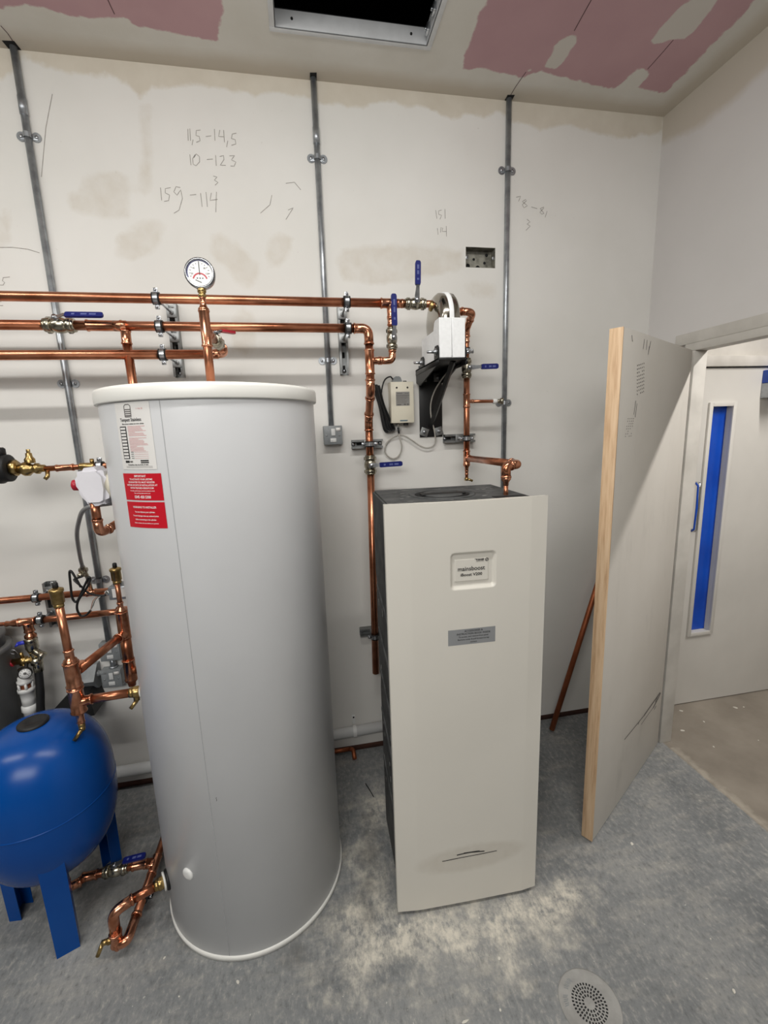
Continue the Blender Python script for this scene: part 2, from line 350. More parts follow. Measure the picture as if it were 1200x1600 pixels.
def add_text(bm, s, size, fn, at=(0, 0), align='CENTER', bold=0.0, mi=0, xs=1.0):
    vs, fs = text_geo(s, size, align, bold, xs)
    V = [bm.verts.new(fn(at[0] + x, at[1] + y)) for x, y in vs]
    for f in fs:
        try: bm.faces.new([V[i] for i in f]).material_index = mi
        except ValueError: pass

def add_rect(bm, x0, y0, x1, y1, fn, n=1, mi=0):
    prev = None
    for i in range(n + 1):
        x = x0 + (x1 - x0) * i / n
        cur = (bm.verts.new(fn(x, y0)), bm.verts.new(fn(x, y1)))
        if prev: bm.faces.new((prev[0], cur[0], cur[1], prev[1])).material_index = mi
        prev = cur

def stroke(bm, pts, wdt, fn, mi=0):
    """thin flat drawn line on a surface"""
    Q = [Vector(p).to_2d() if len(p) > 2 else Vector(p) for p in pts]
    P = [Q[0]]
    for p, q in zip(Q, Q[1:]):
        n = max(1, int((q - p).length / 0.007)) if (q - p).length < 0.2 else 1
        P += [p.lerp(q, (k + 1) / n) for k in range(n)]
    L = []
    for i, p in enumerate(P):
        t = (P[min(i + 1, len(P) - 1)] - P[max(i - 1, 0)])
        t = t.normalized() if t.length > 1e-9 else Vector((1, 0))
        nrm = Vector((-t.y, t.x)) * wdt / 2
        L.append((bm.verts.new(fn(*(p + nrm))), bm.verts.new(fn(*(p - nrm)))))
    for a, b in zip(L, L[1:]): bm.faces.new((a[0], b[0], b[1], a[1])).material_index = mi

def sdf(px, py, poly):
    """signed distance of points to a polygon, negative inside"""
    P = np.array(poly, float); n = len(P)
    d = np.full(px.shape, 1e9); ins = np.zeros(px.shape, bool)
    for i in range(n):
        ax, ay = P[i]; bx, by = P[(i + 1) % n]
        ex, ey = bx - ax, by - ay; wx, wy = px - ax, py - ay
        t = np.clip((wx * ex + wy * ey) / (ex * ex + ey * ey + 1e-12), 0, 1)
        d = np.minimum(d, np.hypot(wx - ex * t, wy - ey * t))
        with np.errstate(divide='ignore', invalid='ignore'):
            c = ((ay > py) != (by > py)) & (px < ex * (py - ay) / (ey if abs(ey) > 1e-12 else 1e-12) + ax)
        ins ^= c
    return np.where(ins, -d, d)

def grid_obj(name, us, vs, place, normal_flip, material, attrs, holes=(), extra=None, label=None, cat=None):
    """a dense surface whose patch outlines are stored as distance attributes"""
    us, vs = np.array(us), np.array(vs)
    U, V = np.meshgrid(us, vs, indexing='ij'); nu, nv = U.shape
    verts = [place(a, b) for a, b in zip(U.ravel(), V.ravel())]
    faces = []
    for i in range(nu - 1):
        for j in range(nv - 1):
            cx, cy = (us[i] + us[i + 1]) / 2, (vs[j] + vs[j + 1]) / 2
            if any(h[0] < cx < h[2] and h[1] < cy < h[3] for h in holes): continue
            a = i * nv + j; f = (a, a + nv, a + nv + 1, a + 1)
            faces.append(f[::-1] if normal_flip else f)
    nb = len(verts)
    if extra:
        for lo, hi in extra:
            k = len(verts)
            verts += [(x, y, z) for x in (lo[0], hi[0]) for y in (lo[1], hi[1]) for z in (lo[2], hi[2])]
            faces += [tuple(k + i for i in f) for f in [(0, 1, 3, 2), (4, 6, 7, 5), (0, 4, 5, 1), (2, 3, 7, 6), (0, 2, 6, 4), (1, 5, 7, 3)]]
    me = bpy.data.meshes.new(name); me.from_pydata(verts, [], faces); me.update()
    for an, fn in attrs.items():
        at = me.attributes.new(an, 'FLOAT', 'POINT')
        vals = np.full(len(verts), 9.0, np.float32); vals[:nb] = fn(U.ravel(), V.ravel())
        at.data.foreach_set('value', vals)
    me.materials.append(material)
    o = bpy.data.objects.new(name, me); C.objects.link(o)
    tag(o, label, cat, kind='structure')
    return o

def lines(a, b, step, must=()):
    L = list(np.linspace(a, b, max(2, int(abs(b - a) / step) + 1)))
    for m in must:
        L = [x for x in L if abs(x - m) > step * 0.3]; L.append(m)
    return sorted(L)

# ------------------------------------------------------------------ the setting
def wall_material():
    m, nt, b = base_mat('skimmed_plaster')
    n1 = noise(nt, 1.3, 4); n2 = noise(nt, 9, 5)
    c = ramp(nt, n1, [(0.35, lin((216, 214, 209))), (0.65, lin((225, 223, 219)))])
    raw = ramp(nt, n2, [(0.3, lin((202, 194, 180))), (0.7, lin((211, 204, 191)))])
    c = mix(nt, attr_mask(nt, 'band', 0.05, 16, 0.008), c, raw)
    pm = math_n(nt, 'MULTIPLY', attr_mask(nt, 'patch', 0.06, 12, 0.012), maprange(nt, noise(nt, 14, 5), 0.3, 0.7, 0.2, 0.6))
    c = mix(nt, pm, c, lin((198, 190, 177)))
    fl = maprange(nt, noise(nt, 55, 3), 0.70, 0.74, 0.0, 0.35)
    c = mix(nt, fl, c, lin((186, 182, 174)))
    nt.links.new(c, b.inputs['Base Color']); b.inputs['Roughness'].default_value = 0.72
    b.inputs['Specular IOR Level'].default_value = 0.3
    bump(nt, b, noise(nt, 26, 5), 0.12, 0.004)
    return m
M['wall'] = wall_material()

def multi(polys):
    def f(u, v):
        d = np.full(u.shape, 9.0)
        for p in polys: d = np.minimum(d, sdf(u, v, p))
        return d
    return f

SX0, SX1, SZ0, SZ1 = -1.013, -0.864, 2.478, 2.568      # recess of the flush back box
wall_back = grid_obj('wall_back', lines(-6.0, -3.4, 0.2) + lines(-3.35, 0, 0.025, (SX0, SX1)), lines(0.035, H, 0.025, (SZ0, SZ1)), lambda a, b: (a, 0, b), False, M['wall'],
    {'band': multi([BAND]), 'patch': multi(PATCHES)}, holes=[(SX0, SZ0, SX1, SZ1)], extra=[((-6.0, 0.06, 0.0), (0.14, 0.16, H))],
    label='white skimmed plaster back wall with beige raw band, filler patches and pencilled numbers', cat='wall')
bm = B()
for s in SCRIBBLES: stroke(bm, s, 0.0026, lambda a, b: (a, -0.0006, b))
obj('pencil_writing', bm, 'pencil', wall_back, smooth=False)
bm = B(); box(bm, (-6.0, 0.004, 0.0), (0, 0.06, 0.036))
tag(obj('baseboard_back', bm, 'baseboard'), 'raw brown timber sole plate in the gap beneath the back wall', 'baseboard', kind='structure')

def right_wall_material():
    m, nt, b = base_mat('skimmed_plaster_side')
    c = ramp(nt, noise(nt, 1.1, 4), [(0.35, lin((206, 203, 201))), (0.65, lin((214, 211, 209)))])
    c = mix(nt, attr_mask(nt, 'band', 0.08, 7, 0.02), c, lin((196, 188, 176)))
    nt.links.new(c, b.inputs['Base Color']); b.inputs['Roughness'].default_value = 0.75
    b.inputs['Specular IOR Level'].default_value = 0.3
    bump(nt, b, noise(nt, 26, 5), 0.10, 0.004)
    return m
DY0, DY1, DZ = -1.26, -0.32, 2.045                      # door opening
grid_obj('wall_right', lines(-4.4, 0, 0.05, (DY0, DY1)), lines(0, H, 0.04, (DZ,)), lambda a, b: (0, a, b), True, right_wall_material(),
    {'band': lambda u, v: (H - 0.11) - v + 0.06 * np.sin(u * 5)}, holes=[(DY0, 0, DY1, DZ)],
    extra=[((0.01, -0.29, 0), (0.045, 0.06, H)), ((0.01, -4.4, 0), (0.045, DY0 - 0.03, H)), ((0.01, DY0 - 0.03, DZ + 0.03), (0.045, DY1 + 0.03, H))],
    label='pale lilac-grey plaster wall on the right with the doorway in it', cat='wall')

def floor_material():
    m, nt, b = base_mat('power_floated_concrete')
    a = noise(nt, 1.8, 6, 0.6); d = noise(nt, 62, 7, 0.75, (1.0, 0.55, 1)); st = noise(nt, 5, 6, 0.65, (1.0, 3.2, 1))
    c = ramp(nt, a, [(0.30, lin((106, 109, 111))), (0.5, lin((128, 130, 131))), (0.7, lin((149, 149, 147)))])
    c = mix(nt, maprange(nt, st, 0.5, 0.72, 0.0, 0.5), c, lin((170, 166, 158)))
    c = mix(nt, maprange(nt, d, 0.52, 0.66, 0.0, 0.5), c, lin((184, 180, 172)))
    c = mix(nt, maprange(nt, d, 0.47, 0.32, 0.0, 0.6), c, lin((82, 83, 83)))
    dm = math_n(nt, 'MULTIPLY', attr_mask(nt, 'dust', 0.55, 9, 0.07), maprange(nt, math_n(nt, 'ADD', math_n(nt, 'MULTIPLY', noise(nt, 52, 7, 0.75, (1.3, 0.7, 1)), 0.5), math_n(nt, 'MULTIPLY', noise(nt, 13, 5, 0.6), 0.5)), 0.42, 0.58, 0.05, 0.95))
    c = mix(nt, dm, c, lin((208, 202, 189)))
    wm = math_n(nt, 'MULTIPLY', attr_mask(nt, 'dark_patch', 0.16, 12, 0.03), 0.55)  # concrete simply mixed darker inside these floor outlines
    c = mix(nt, wm, c, lin((96, 95, 93)))
    sp = maprange(nt, noise(nt, 70, 2), 0.73, 0.76, 0.0, 0.5)
    c = mix(nt, sp, c, lin((215, 212, 204)))
    lob = ramp(nt, noise(nt, 3, 6, 0.6), [(0.3, lin((122, 114, 104))), (0.7, lin((148, 140, 129)))])
    c = mix(nt, attr_mask(nt, 'lobby', 0.015, 20, 0.004), c, lob)
    edge = math_n(nt, 'MULTIPLY', attr_mask(nt, 'strip', 0.07, 22, 0.012), 0.35)
    c = mix(nt, edge, c, lin((200, 192, 178)))
    nt.links.new(c, b.inputs['Base Color'])
    nt.links.new(maprange(nt, a, 0.3, 0.7, 0.42, 0.62), b.inputs['Roughness'])
    b.inputs['Specular IOR Level'].default_value = 0.35
    bump(nt, b, d, 0.10, 0.003)
    return m
grid_obj('floor', lines(-6.0, -3.6, 0.2) + lines(-3.5, 2.0, 0.03), lines(-4.4, 0.06, 0.03), lambda a, b: (a, b, 0), False, floor_material(),
    {'dust': multi(DUST), 'dark_patch': multi(DARK_PATCHES), 'lobby': lambda u, v: -u, 'strip': lambda u, v: np.abs(u - 0.022) - 0.016 + np.where(v > -0.35, 9, 0)},
    label='grey concrete floor with dusty smears and a paler screed beyond the doorway', cat='floor')

def ceiling_material():
    m, nt, b = base_mat('plasterboard_ceiling')
    c = ramp(nt, noise(nt, 4, 5), [(0.3, lin((216, 212, 203))), (0.7, lin((226, 223, 216)))])
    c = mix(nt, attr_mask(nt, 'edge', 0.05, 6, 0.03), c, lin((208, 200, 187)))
    pink = ramp(nt, noise(nt, 3, 4), [(0.3, lin((190, 154, 159))), (0.7, lin((199, 163, 167)))])
    c = mix(nt, attr_mask(nt, 'pink', 0.035, 22, 0.004), c, pink)
    c = mix(nt, attr_mask(nt, 'white', 0.02, 22, 0.003), c, lin((214, 208, 200)))
    nt.links.new(c, b.inputs['Base Color']); b.inputs['Roughness'].default_value = 0.85
    b.inputs['Specular IOR Level'].default_value = 0.2
    bump(nt, b, noise(nt, 30, 4), 0.08, 0.003)
    return m
HX0, HX1, HY0, HY1 = -1.828, -1.262, -0.85, -0.236      # clear opening of the ceiling hatch
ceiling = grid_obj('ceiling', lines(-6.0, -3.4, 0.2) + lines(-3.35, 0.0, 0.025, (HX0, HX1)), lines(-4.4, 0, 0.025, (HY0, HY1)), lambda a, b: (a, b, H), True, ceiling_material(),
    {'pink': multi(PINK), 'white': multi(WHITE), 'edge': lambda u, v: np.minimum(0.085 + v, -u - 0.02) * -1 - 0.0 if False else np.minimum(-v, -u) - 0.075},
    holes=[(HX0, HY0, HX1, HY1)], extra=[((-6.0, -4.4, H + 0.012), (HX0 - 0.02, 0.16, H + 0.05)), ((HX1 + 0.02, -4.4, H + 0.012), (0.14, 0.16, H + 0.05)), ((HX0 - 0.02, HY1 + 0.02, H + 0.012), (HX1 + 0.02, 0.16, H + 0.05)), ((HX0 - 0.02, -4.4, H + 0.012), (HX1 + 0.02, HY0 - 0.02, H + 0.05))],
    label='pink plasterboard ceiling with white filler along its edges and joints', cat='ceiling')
bm = B()
for s in JOINTS: stroke(bm, s, 0.003, lambda a, b: (a, b, H - 0.0006))
obj('board_joint', bm, 'joint', ceiling, smooth=False)
bm = B()
for x, hw, y0, y1 in ((-2.794, 0.022, -0.036, -0.002), (-1.686, 0.0145, -0.040, -0.002), (-0.812, 0.017, -0.034, -0.002)):
    prism(bm, [(x - hw, y0), (x + hw * 0.9, y0 - 0.004), (x + hw, y1), (x - hw * 0.9, y1)], H - 0.0012, H + 0.001, 'z')
obj('conduit_hole', bm, 'dark', ceiling, smooth=False)

# rest of the room shell (outside the frame, for the bounce)
def shell(name, lo, hi, m, label, cat):
    b_ = B(); box(b_, lo, hi); return tag(obj(name, b_, m, smooth=False), label, cat, kind='structure')
shell('wall_left', (-6.1, -4.4, 0), (-6.0, 0.16, H), 'wall_dim', 'plain white plaster wall to the left of the plant', 'wall')
shell('wall_front', (-6.1, -4.5, 0), (0.14, -4.4, H), 'wall_dim', 'plain white plaster wall behind the viewpoint', 'wall')
# lobby
shell('wall_lobby_end', (0.045, -0.04, 2.06), (2.0, 0.06, 2.72), 'paint_frame', 'pale wall above the door at the end of the lobby', 'wall')
shell('wall_lobby_side', (2.0, -4.4, 0), (2.1, 0.06, 2.72), 'paint_frame', 'plain far side wall of the lobby', 'wall')
shell('wall_lobby_front', (0.045, -4.5, 0), (2.1, -4.4, 2.72), 'paint_frame', 'plain near end wall of the lobby', 'wall')
shell('ceiling_lobby', (0.045, -4.5, 2.70), (2.1, 0.06, 2.78), 'paint_frame', 'flat white ceiling of the lobby', 'ceiling')

# roof void seen through the hatch
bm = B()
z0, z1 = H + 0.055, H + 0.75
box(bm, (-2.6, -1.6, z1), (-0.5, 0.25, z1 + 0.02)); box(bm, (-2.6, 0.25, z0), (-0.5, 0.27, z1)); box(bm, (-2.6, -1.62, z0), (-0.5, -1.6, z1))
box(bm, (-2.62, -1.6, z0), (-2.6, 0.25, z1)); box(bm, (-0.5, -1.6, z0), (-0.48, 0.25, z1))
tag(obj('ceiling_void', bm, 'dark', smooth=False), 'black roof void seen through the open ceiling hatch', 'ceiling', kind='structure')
bm = B(); box(bm, (-2.5, -1.0, H + 0.42), (-0.6, -0.12, H + 0.46)); box(bm, (-2.5, -0.03, H + 0.16), (-0.6, 0.05, H + 0.22))
tag(obj('roof_duct', bm, 'duct', smooth=False), 'dark grey slab and rail inside the roof void above the hatch', 'duct')
bm = B(); tube(bm, spline([(-1.69, -0.55, H + 0.3), (-1.68, -0.42, H + 0.24), (-1.655, -0.32, H + 0.17), (-1.615, -0.26, H + 0.14), (-1.55, -0.2, H + 0.22)]), 0.0022, 6)
tag(obj('loose_wire', bm, 'grey_cable'), 'thin pale wire dangling in the dark ceiling hatch', 'wire')

t = thing('hatch_frame', 'white metal frame of the open ceiling hatch', 'hatch frame', ((HX0 + HX1) / 2, (HY0 + HY1) / 2, H - 0.002))
def ring_bm(x0, y0, x1, y1, wd, za, zb):
    b_ = B(); box(b_, (x0 - wd, y1, za), (x1 + wd, y1 + wd, zb), 0.0008); box(b_, (x0 - wd, y0 - wd, za), (x1 + wd, y0, zb), 0.0008)
    box(b_, (x0 - wd, y0, za), (x0, y1, zb), 0.0008); box(b_, (x1, y0, za), (x1 + wd, y1, zb), 0.0008); return b_
obj('flange', ring_bm(HX0, HY0, HX1, HY1, 0.022, H - 0.003, H - 0.0005), 'alu', t)
obj('upstand', ring_bm(HX0, HY0, HX1, HY1, 0.004, H - 0.003, H + 0.055), 'alu', t)
for x in (HX0 + 0.06, HX1 - 0.06):
    bm = B(); lathe(bm, [(0, 0.0045), (0.003, 0.0045)], (x, HY1 - 0.003, H + 0.028), (0, 1, 0), 12); obj('rivet', bm, 'dark', t)
for yy in (-0.29, -0.37):
    bm = B(); box(bm, (HX1 - 0.012, yy, H + 0.008), (HX1, yy + 0.03, H + 0.034), 0.002); lathe(bm, [(0, 0.006), (0.006, 0.005)], (HX1 - 0.012, yy + 0.015, H + 0.02), (-1, 0, 0), 10)
    obj('latch', bm, 'zinc', t)

# flush steel back box in the wall
t = thing('back_box', 'empty flush galvanised back box sunk in the wall', 'wall box', ((SX0 + SX1) / 2, 0.0, SZ0))
bm = B(); e = 0.0015
box(bm, (SX0, 0.045, SZ0), (SX1, 0.0465, SZ1))
for lo, hi in (((SX0, 0, SZ0), (SX0 + e, 0.045, SZ1)), ((SX1 - e, 0, SZ0), (SX1, 0.045, SZ1)), ((SX0, 0, SZ0), (SX1, 0.045, SZ0 + e)), ((SX0, 0, SZ1 - e), (SX1, 0.045, SZ1))): box(bm, lo, hi)
obj('shell', bm, mat('dirty_zinc', (160, 158, 148), 0.55, 0.7, 0.2, 30, rgb2=(110, 108, 100)), t, smooth=False)
for x, z, r in ((-0.985, 2.50, 0.010), (-0.935, 2.492, 0.011), (-0.90, 2.515, 0.006), (-0.955, 2.53, 0.006), (-0.89, 2.55, 0.007)): bm = B(); lathe(bm, [(0, r), (0.002, r)], (x, 0.0432, z), (0, 1, 0), 14); obj('knockout', bm, 'dark', t)
for x, z in ((SX0 + 0.008, 2.523), (SX1 - 0.008, 2.523)):
    bm = B(); box(bm, (x - 0.006, 0.002, z - 0.008), (x + 0.006, 0.004, z + 0.008), 0.001); lathe(bm, [(0, 0.002), (0.002, 0.002)], (x, 0.001, z), (0, 1, 0), 8)
    obj('fixing_lug', bm, 'zinc', t)

# ------------------------------------------------------------------ door frame, door leaf, lobby door
t = tag(bpy.data.objects.new('trim_1', None), 'primed timber frame around the doorway on the right', 'door frame', kind='structure'); C.objects.link(t); t.location = (0.05, -0.8, 0)
bm = B(); box(bm, (-0.022, -1.34, DZ + 0.035), (0.0, -0.205, DZ + 0.085), 0.002); obj('head_architrave', bm, 'paint_frame', t)
bm = B(); box(bm, (-0.02, -1.30, DZ), (0.05, -0.262, DZ + 0.036), 0.002); obj('head', bm, 'paint_frame', t)
bm = B(); box(bm, (-0.02, DY1, 0), (0.05, DY1 + 0.035, DZ), 0.002); obj('jamb', bm, 'paint_frame', t)
bm = B(); box(bm, (-0.02, DY0 - 0.035, 0), (0.05, DY0, DZ), 0.002); obj('jamb', bm, 'paint_frame', t)

# the open leaf: local x from free edge to hinge, local y outwards to the viewer's side
FX, FY, HXX, HYY = -0.7502, -0.7662, -0.0366, -0.3230
ang = math.atan2(HYY - FY, HXX - FX); LW, LH, LT = 0.84, 2.039, 0.044
def leaf_material():
    m, nt, b = base_mat('unpainted_door_facing')
    c = ramp(nt, noise(nt, 1.2, 5), [(0.3, lin((196, 191, 183))), (0.7, lin((209, 205, 198)))])
    sm = maprange(nt, noise(nt, 6, 6, 0.7, (1, 1, 0.35)), 0.56, 0.72, 0.0, 0.3)
    c = mix(nt, sm, c, lin((170, 166, 160)))
    nt.links.new(c, b.inputs['Base Color']); b.inputs['Roughness'].default_value = 0.6
    return m
t = thing('door_1', 'open pale door leaf with a raw timber edge standing ajar', 'door', (FX, FY, 0.006), ang, kind='structure')
bm = B(); box(bm, (0.007, 0.0, 0), (LW, LT, LH), 0.001); obj('door_panel', bm, leaf_material(), t, local=True)
bm = B(); box(bm, (0.0, -0.0004, 0), (0.0069, LT + 0.0004, LH), 0.001); obj('edge_lipping', bm, 'timber', t, local=True)
face = lambda a, b_: (a, -0.0007, b_)
bm = B()
for k in range(5):
    for q in range(9):
        if random.random() < 0.86:
            x = 0.150 + 0.016 * k + q * 0.0022; z = 1.925 - 0.012 * q * 1.05 + 0.003 * k
            stroke(bm, [(x, z), (x + 0.007, z - 0.002)], 0.004, face)
for k in range(4):
    for q in range(8):
        if random.random() < 0.8:
            x = 0.092 + 0.018 * k - q * 0.002; z = 1.735 - 0.009 * q
            stroke(bm, [(x, z), (x + 0.006, z + 0.001)], 0.003, face)
for x0, z0_, x1, z1_ in ((0.16, 1.80, 0.15, 1.75), (0.175, 1.79, 0.165, 1.74), (0.205, 2.02, 0.20, 1.985), (0.235, 2.02, 0.232, 1.985), (0.275, 2.02, 0.258, 1.98), (0.262, 2.0, 0.256, 1.97), (0.08, 2.02, 0.09, 2.0)): stroke(bm, [(x0, z0_), (x1, z1_)], 0.004, face)
obj('ink_stamp', bm, 'ink_soft', t, local=True, smooth=False)
bm = B()
for s, wd in (([(0.305, 0.315), (0.40, 0.312), (0.497, 0.309), (0.56, 0.308)], 0.005), ([(0.56, 0.308), (0.66, 0.314), (0.74, 0.318), (0.80, 0.322)], 0.010), ([(0.528, 0.276), (0.62, 0.281), (0.70, 0.283)], 0.004), ([(0.70, 0.282), (0.77, 0.30), (0.81, 0.315)], 0.011), ([(0.73, 0.30), (0.77, 0.32)], 0.010), ([(0.72, 0.262), (0.75, 0.27)], 0.006), ([(0.48, 0.30), (0.50, 0.312)], 0.007)):
    stroke(bm, s, wd, face)
obj('scuff_mark', bm, 'ink_soft', t, local=True, smooth=False)
for hz in (0.22, 1.0, 1.78):
    bm = B(); tube(bm, [(LW + 0.004, LT + 0.006, hz - 0.05), (LW + 0.004, LT + 0.006, hz + 0.05)], 0.006, 10); box(bm, (LW - 0.03, LT - 0.002, hz - 0.05), (LW + 0.002, LT + 0.002, hz + 0.05)); obj('hinge', bm, 'zinc', t, local=True)

# lobby door with the vision panel
LY = -0.055
t = thing('door_2', 'closed pale lobby door with a tall blue-filmed vision panel', 'door', (0.73, LY, 0.006), kind='structure')
VX0, VX1, VZ0, VZ1 = 0.374, 0.518, 0.470, 1.803
bm = B()
for lo, hi in (((0.250, LY, 0.006), (VX0, LY + 0.044, 2.0)), ((VX1, LY, 0.006), (1.15, LY + 0.044, 2.0)), ((VX0, LY, 0.006), (VX1, LY + 0.044, VZ0)), ((VX0, LY, VZ1), (VX1, LY + 0.044, 2.0))): box(bm, lo, hi)
bmesh.ops.remove_doubles(bm, verts=bm.verts, dist=1e-5)
obj('door_panel', bm, 'door_paint', t, smooth=False)
bm = B(); wb = 0.016
for lo, hi in (((VX0 - wb, LY - 0.012, VZ0 - wb), (VX0 + 0.006, LY, VZ1 + wb)), ((VX1 - 0.006, LY - 0.012, VZ0 - wb), (VX1 + wb, LY, VZ1 + wb)), ((VX0 + 0.006, LY - 0.012, VZ0 - wb), (VX1 - 0.006, LY, VZ0 + 0.006)), ((VX0 + 0.006, LY - 0.012, VZ1 - 0.006), (VX1 - 0.006, LY, VZ1 + wb))): box(bm, lo, hi, 0.001)
obj('glazing_bead', bm, 'door_paint', t)
bm = B(); box(bm, (VX0 + 0.001, LY + 0.034, VZ0 + 0.001), (VX1 - 0.001, LY + 0.04, VZ1 - 0.001)); obj('filmed_glass', bm, 'blue_film', t, smooth=False)
hd = None
bm = B(); tube(bm, fillet([(0.302, LY, 1.385), (0.302, LY - 0.05, 1.385), (0.302, LY - 0.05, 1.115), (0.302, LY, 1.115)], 0.022), 0.0095, 14); hd = obj('pull_handle', bm, 'chrome', t)
bm = B(); tube(bm, fillet([(0.2955, LY - 0.030, 1.386), (0.2955, LY - 0.047, 1.372), (0.2955, LY - 0.050, 1.25), (0.2955, LY - 0.047, 1.128), (0.2955, LY - 0.030, 1.114)], 0.01), 0.0066, 12); obj('protective_film', bm, 'blue_film', hd)
t2 = thing('trim_2', 'pale frame round the lobby end door', 'door frame', (0.7, -0.02, 0), kind='structure')
bm = B(); box(bm, (0.046, -0.075, 0.0), (0.246, 0.04, 2.06), 0.002); obj('jamb', bm, 'paint_frame', t2)
bm = B(); box(bm, (1.155, -0.075, 0.0), (2.0, 0.04, 2.06), 0.002); obj('jamb', bm, 'paint_frame', t2)
bm = B(); box(bm, (0.246, -0.075, 2.006), (1.155, 0.04, 2.06), 0.002); obj('head', bm, 'paint_frame', t2)
t = thing('door_closer', 'grey door closer with blue film on the lobby door', 'door closer', (0.8, LY - 0.03, 1.86))
bm = B(); box(bm, (0.690, LY - 0.145, 1.835), (0.738, LY, 1.915), 0.004); obj('closer_body', bm, 'galv', t)
bm = B(); box(bm, (0.690, LY - 0.148, 1.9155), (0.90, LY, 1.985), 0.004); obj('film_cover', bm, 'blue_film', t)

# ------------------------------------------------------------------ galvanised conduits with saddles
def saddle(par, x, z):
    bm = B(); d = 0.0125
    lathe(bm, [(0, 0.017), (0.004, 0.017)], (x - 0.026, 0, z), (0, -1, 0), 16); lathe(bm, [(0, 0.017), (0.004, 0.017)], (x + 0.026, 0, z), (0, -1, 0), 16)
    box(bm, (x - 0.03, -0.005, z - 0.010), (x + 0.03, 0, z + 0.010), 0.001)
    pts = [(x + 0.0145 * math.cos(a), -d - 0.0145 * math.sin(a)) for a in [PI * k / 10 for k in range(11)]]
    out = pts + [(x + 0.0132 * math.cos(a), -d - 0.0132 * math.sin(a)) for a in [PI * k / 10 for k in range(10, -1, -1)]]
    poly = [(a, b) for a, b in out]
    A = [bm.verts.new((a, b, z - 0.009)) for a, b in poly]; D = [bm.verts.new((a, b, z + 0.009)) for a, b in poly]
    n = len(poly)
    for i in range(n): bm.faces.new((A[i], D[i], D[(i + 1) % n], A[(i + 1) % n]))
    o = obj('saddle', bm, 'galv', par)
    for s in (-1, 1):
        bm = B(); lathe(bm, [(0, 0.006), (0.002, 0.006), (0.004, 0.003)], (x + s * 0.027, -0.004, z), (0, -1, 0), 14); obj('screw', bm, 'zinc', o)
def conduit(x_top, z_top, x_bot, z_bot, saddles, label, zc=()):
    t = thing('conduit', label, 'conduit', (x_bot, -0.0125, z_bot), group='surface conduits on the back wall')
    bm = B(); tube(bm, [(x_bot, -0.0125, z_bot), (x_top, -0.0125, z_top)], 0.0125, 18); obj('tube', bm, 'galv', t)
    for z in zc:
        bm = B(); xx = x_bot + (x_top - x_bot) * (z - z_bot) / (z_top - z_bot); tube(bm, [(xx, -0.0125, z - 0.03), (xx, -0.0125, z + 0.03)], 0.0142, 18); obj('coupler', bm, 'galv', t)
    for z in saddles:
        saddle(t, x_bot + (x_top - x_bot) * (z - z_bot) / (z_top - z_bot), z)
conduit(-2.792, H, -2.788, 0.80, (2.891, 1.97, 1.099), 'galvanised conduit on the far left passing behind the horizontal copper pipes', (2.99,))
conduit(-1.686, H, -1.690, 1.758, (2.889, 2.057), 'galvanised conduit in the middle running down to the grey spur box', (2.97,))
conduit(-0.812, H, -0.812, 1.40, (2.897, 1.847), 'galvanised conduit on the right beside the flush back box')

def switch_box(x, z, s, label, extra_lower=False):
    t = thing('fused_spur', label, 'switch', (x, 0, z), group='metal clad fused spurs')
    bm = B(); box(bm, (x - s / 2, -0.042, z), (x + s / 2, 0, z + s), 0.003); obj('housing', bm, 'panel_grey', t)
    bm = B(); box(bm, (x - s / 2 + 0.001, -0.046, z + 0.001), (x + s / 2 - 0.001, -0.0425, z + s - 0.001), 0.0015); obj('cover_plate', bm, 'panel_grey', t)
    bm = B(); box(bm, (x - 0.008, -0.050, z + 0.042), (x + 0.010, -0.0455, z + 0.074), 0.001); obj('rocker_switch', bm, 'rocker', t)
    bm = B(); box(bm, (x - 0.014, -0.049, z + 0.012), (x + 0.014, -0.0455, z + 0.030), 0.0015); tube(bm, [(x - 0.006, -0.0495, z + 0.02), (x - 0.006, -0.0486, z + 0.02)], 0.003, 10); obj('fuse_holder', bm, 'rocker', t)
    bm = B(); box(bm, (x + 0.014, -0.0472, z + 0.062), (x + 0.036, -0.0462, z + 0.078)); obj('sticker', bm, 'label_white', t)
    for dx in (-0.03, 0.03):
        bm = B(); lathe(bm, [(0, 0.003), (0.0015, 0.003)], (x + dx, -0.046, z + 0.043 - 0.0), (0, -1, 0), 10); obj('screw', bm, 'zinc', t)
switch_box(-1.686, 1.672, 0.088, 'grey fused spur box under the middle conduit')
switch_box(-2.776, 0.714, 0.088, 'upper grey fused spur at the foot of the left conduit behind the copper manifold')
switch_box(-2.786, 0.580, 0.088, 'lower grey fused spur below the first one, near the blue vessel')
bm = B(); tube(bm, [(-2.781, -0.02, 0.667), (-2.781, -0.02, 0.716)], 0.0125, 14); lathe(bm, [(0, 0.018), (0.008, 0.018)], (-2.781, -0.02, 0.668), (0, 0, 1), 12)
tag(obj('conduit_nipple', bm, 'galv'), 'short conduit nipple joining the two stacked grey spurs', 'conduit')
t = thing('isolator_box', 'grey metal box with a sloping lid left of the lower spur', 'electrical box', (-2.885, 0, 0.585))
bm = B(); prism(bm, [(0.0, 0.585), (-0.04, 0.585), (-0.085, 0.64), (-0.03, 0.70), (0.0, 0.70)], -2.925, -2.845, 'x'); obj('housing', bm, 'panel_grey', t)
bm = B(); tube(bm, [(-2.845, -0.035, 0.655), (-2.805, -0.035, 0.655)], 0.012, 14); lathe(bm, [(0, 0.016), (0.01, 0.016)], (-2.845, -0.035, 0.655), (1, 0, 0), 6); obj('gland', bm, 'panel_grey', t)
bm = B(); box(bm, (-2.90, -0.073, 0.622), (-2.868, -0.060, 0.64), 0.002); obj('catch', bm, 'galv', t)
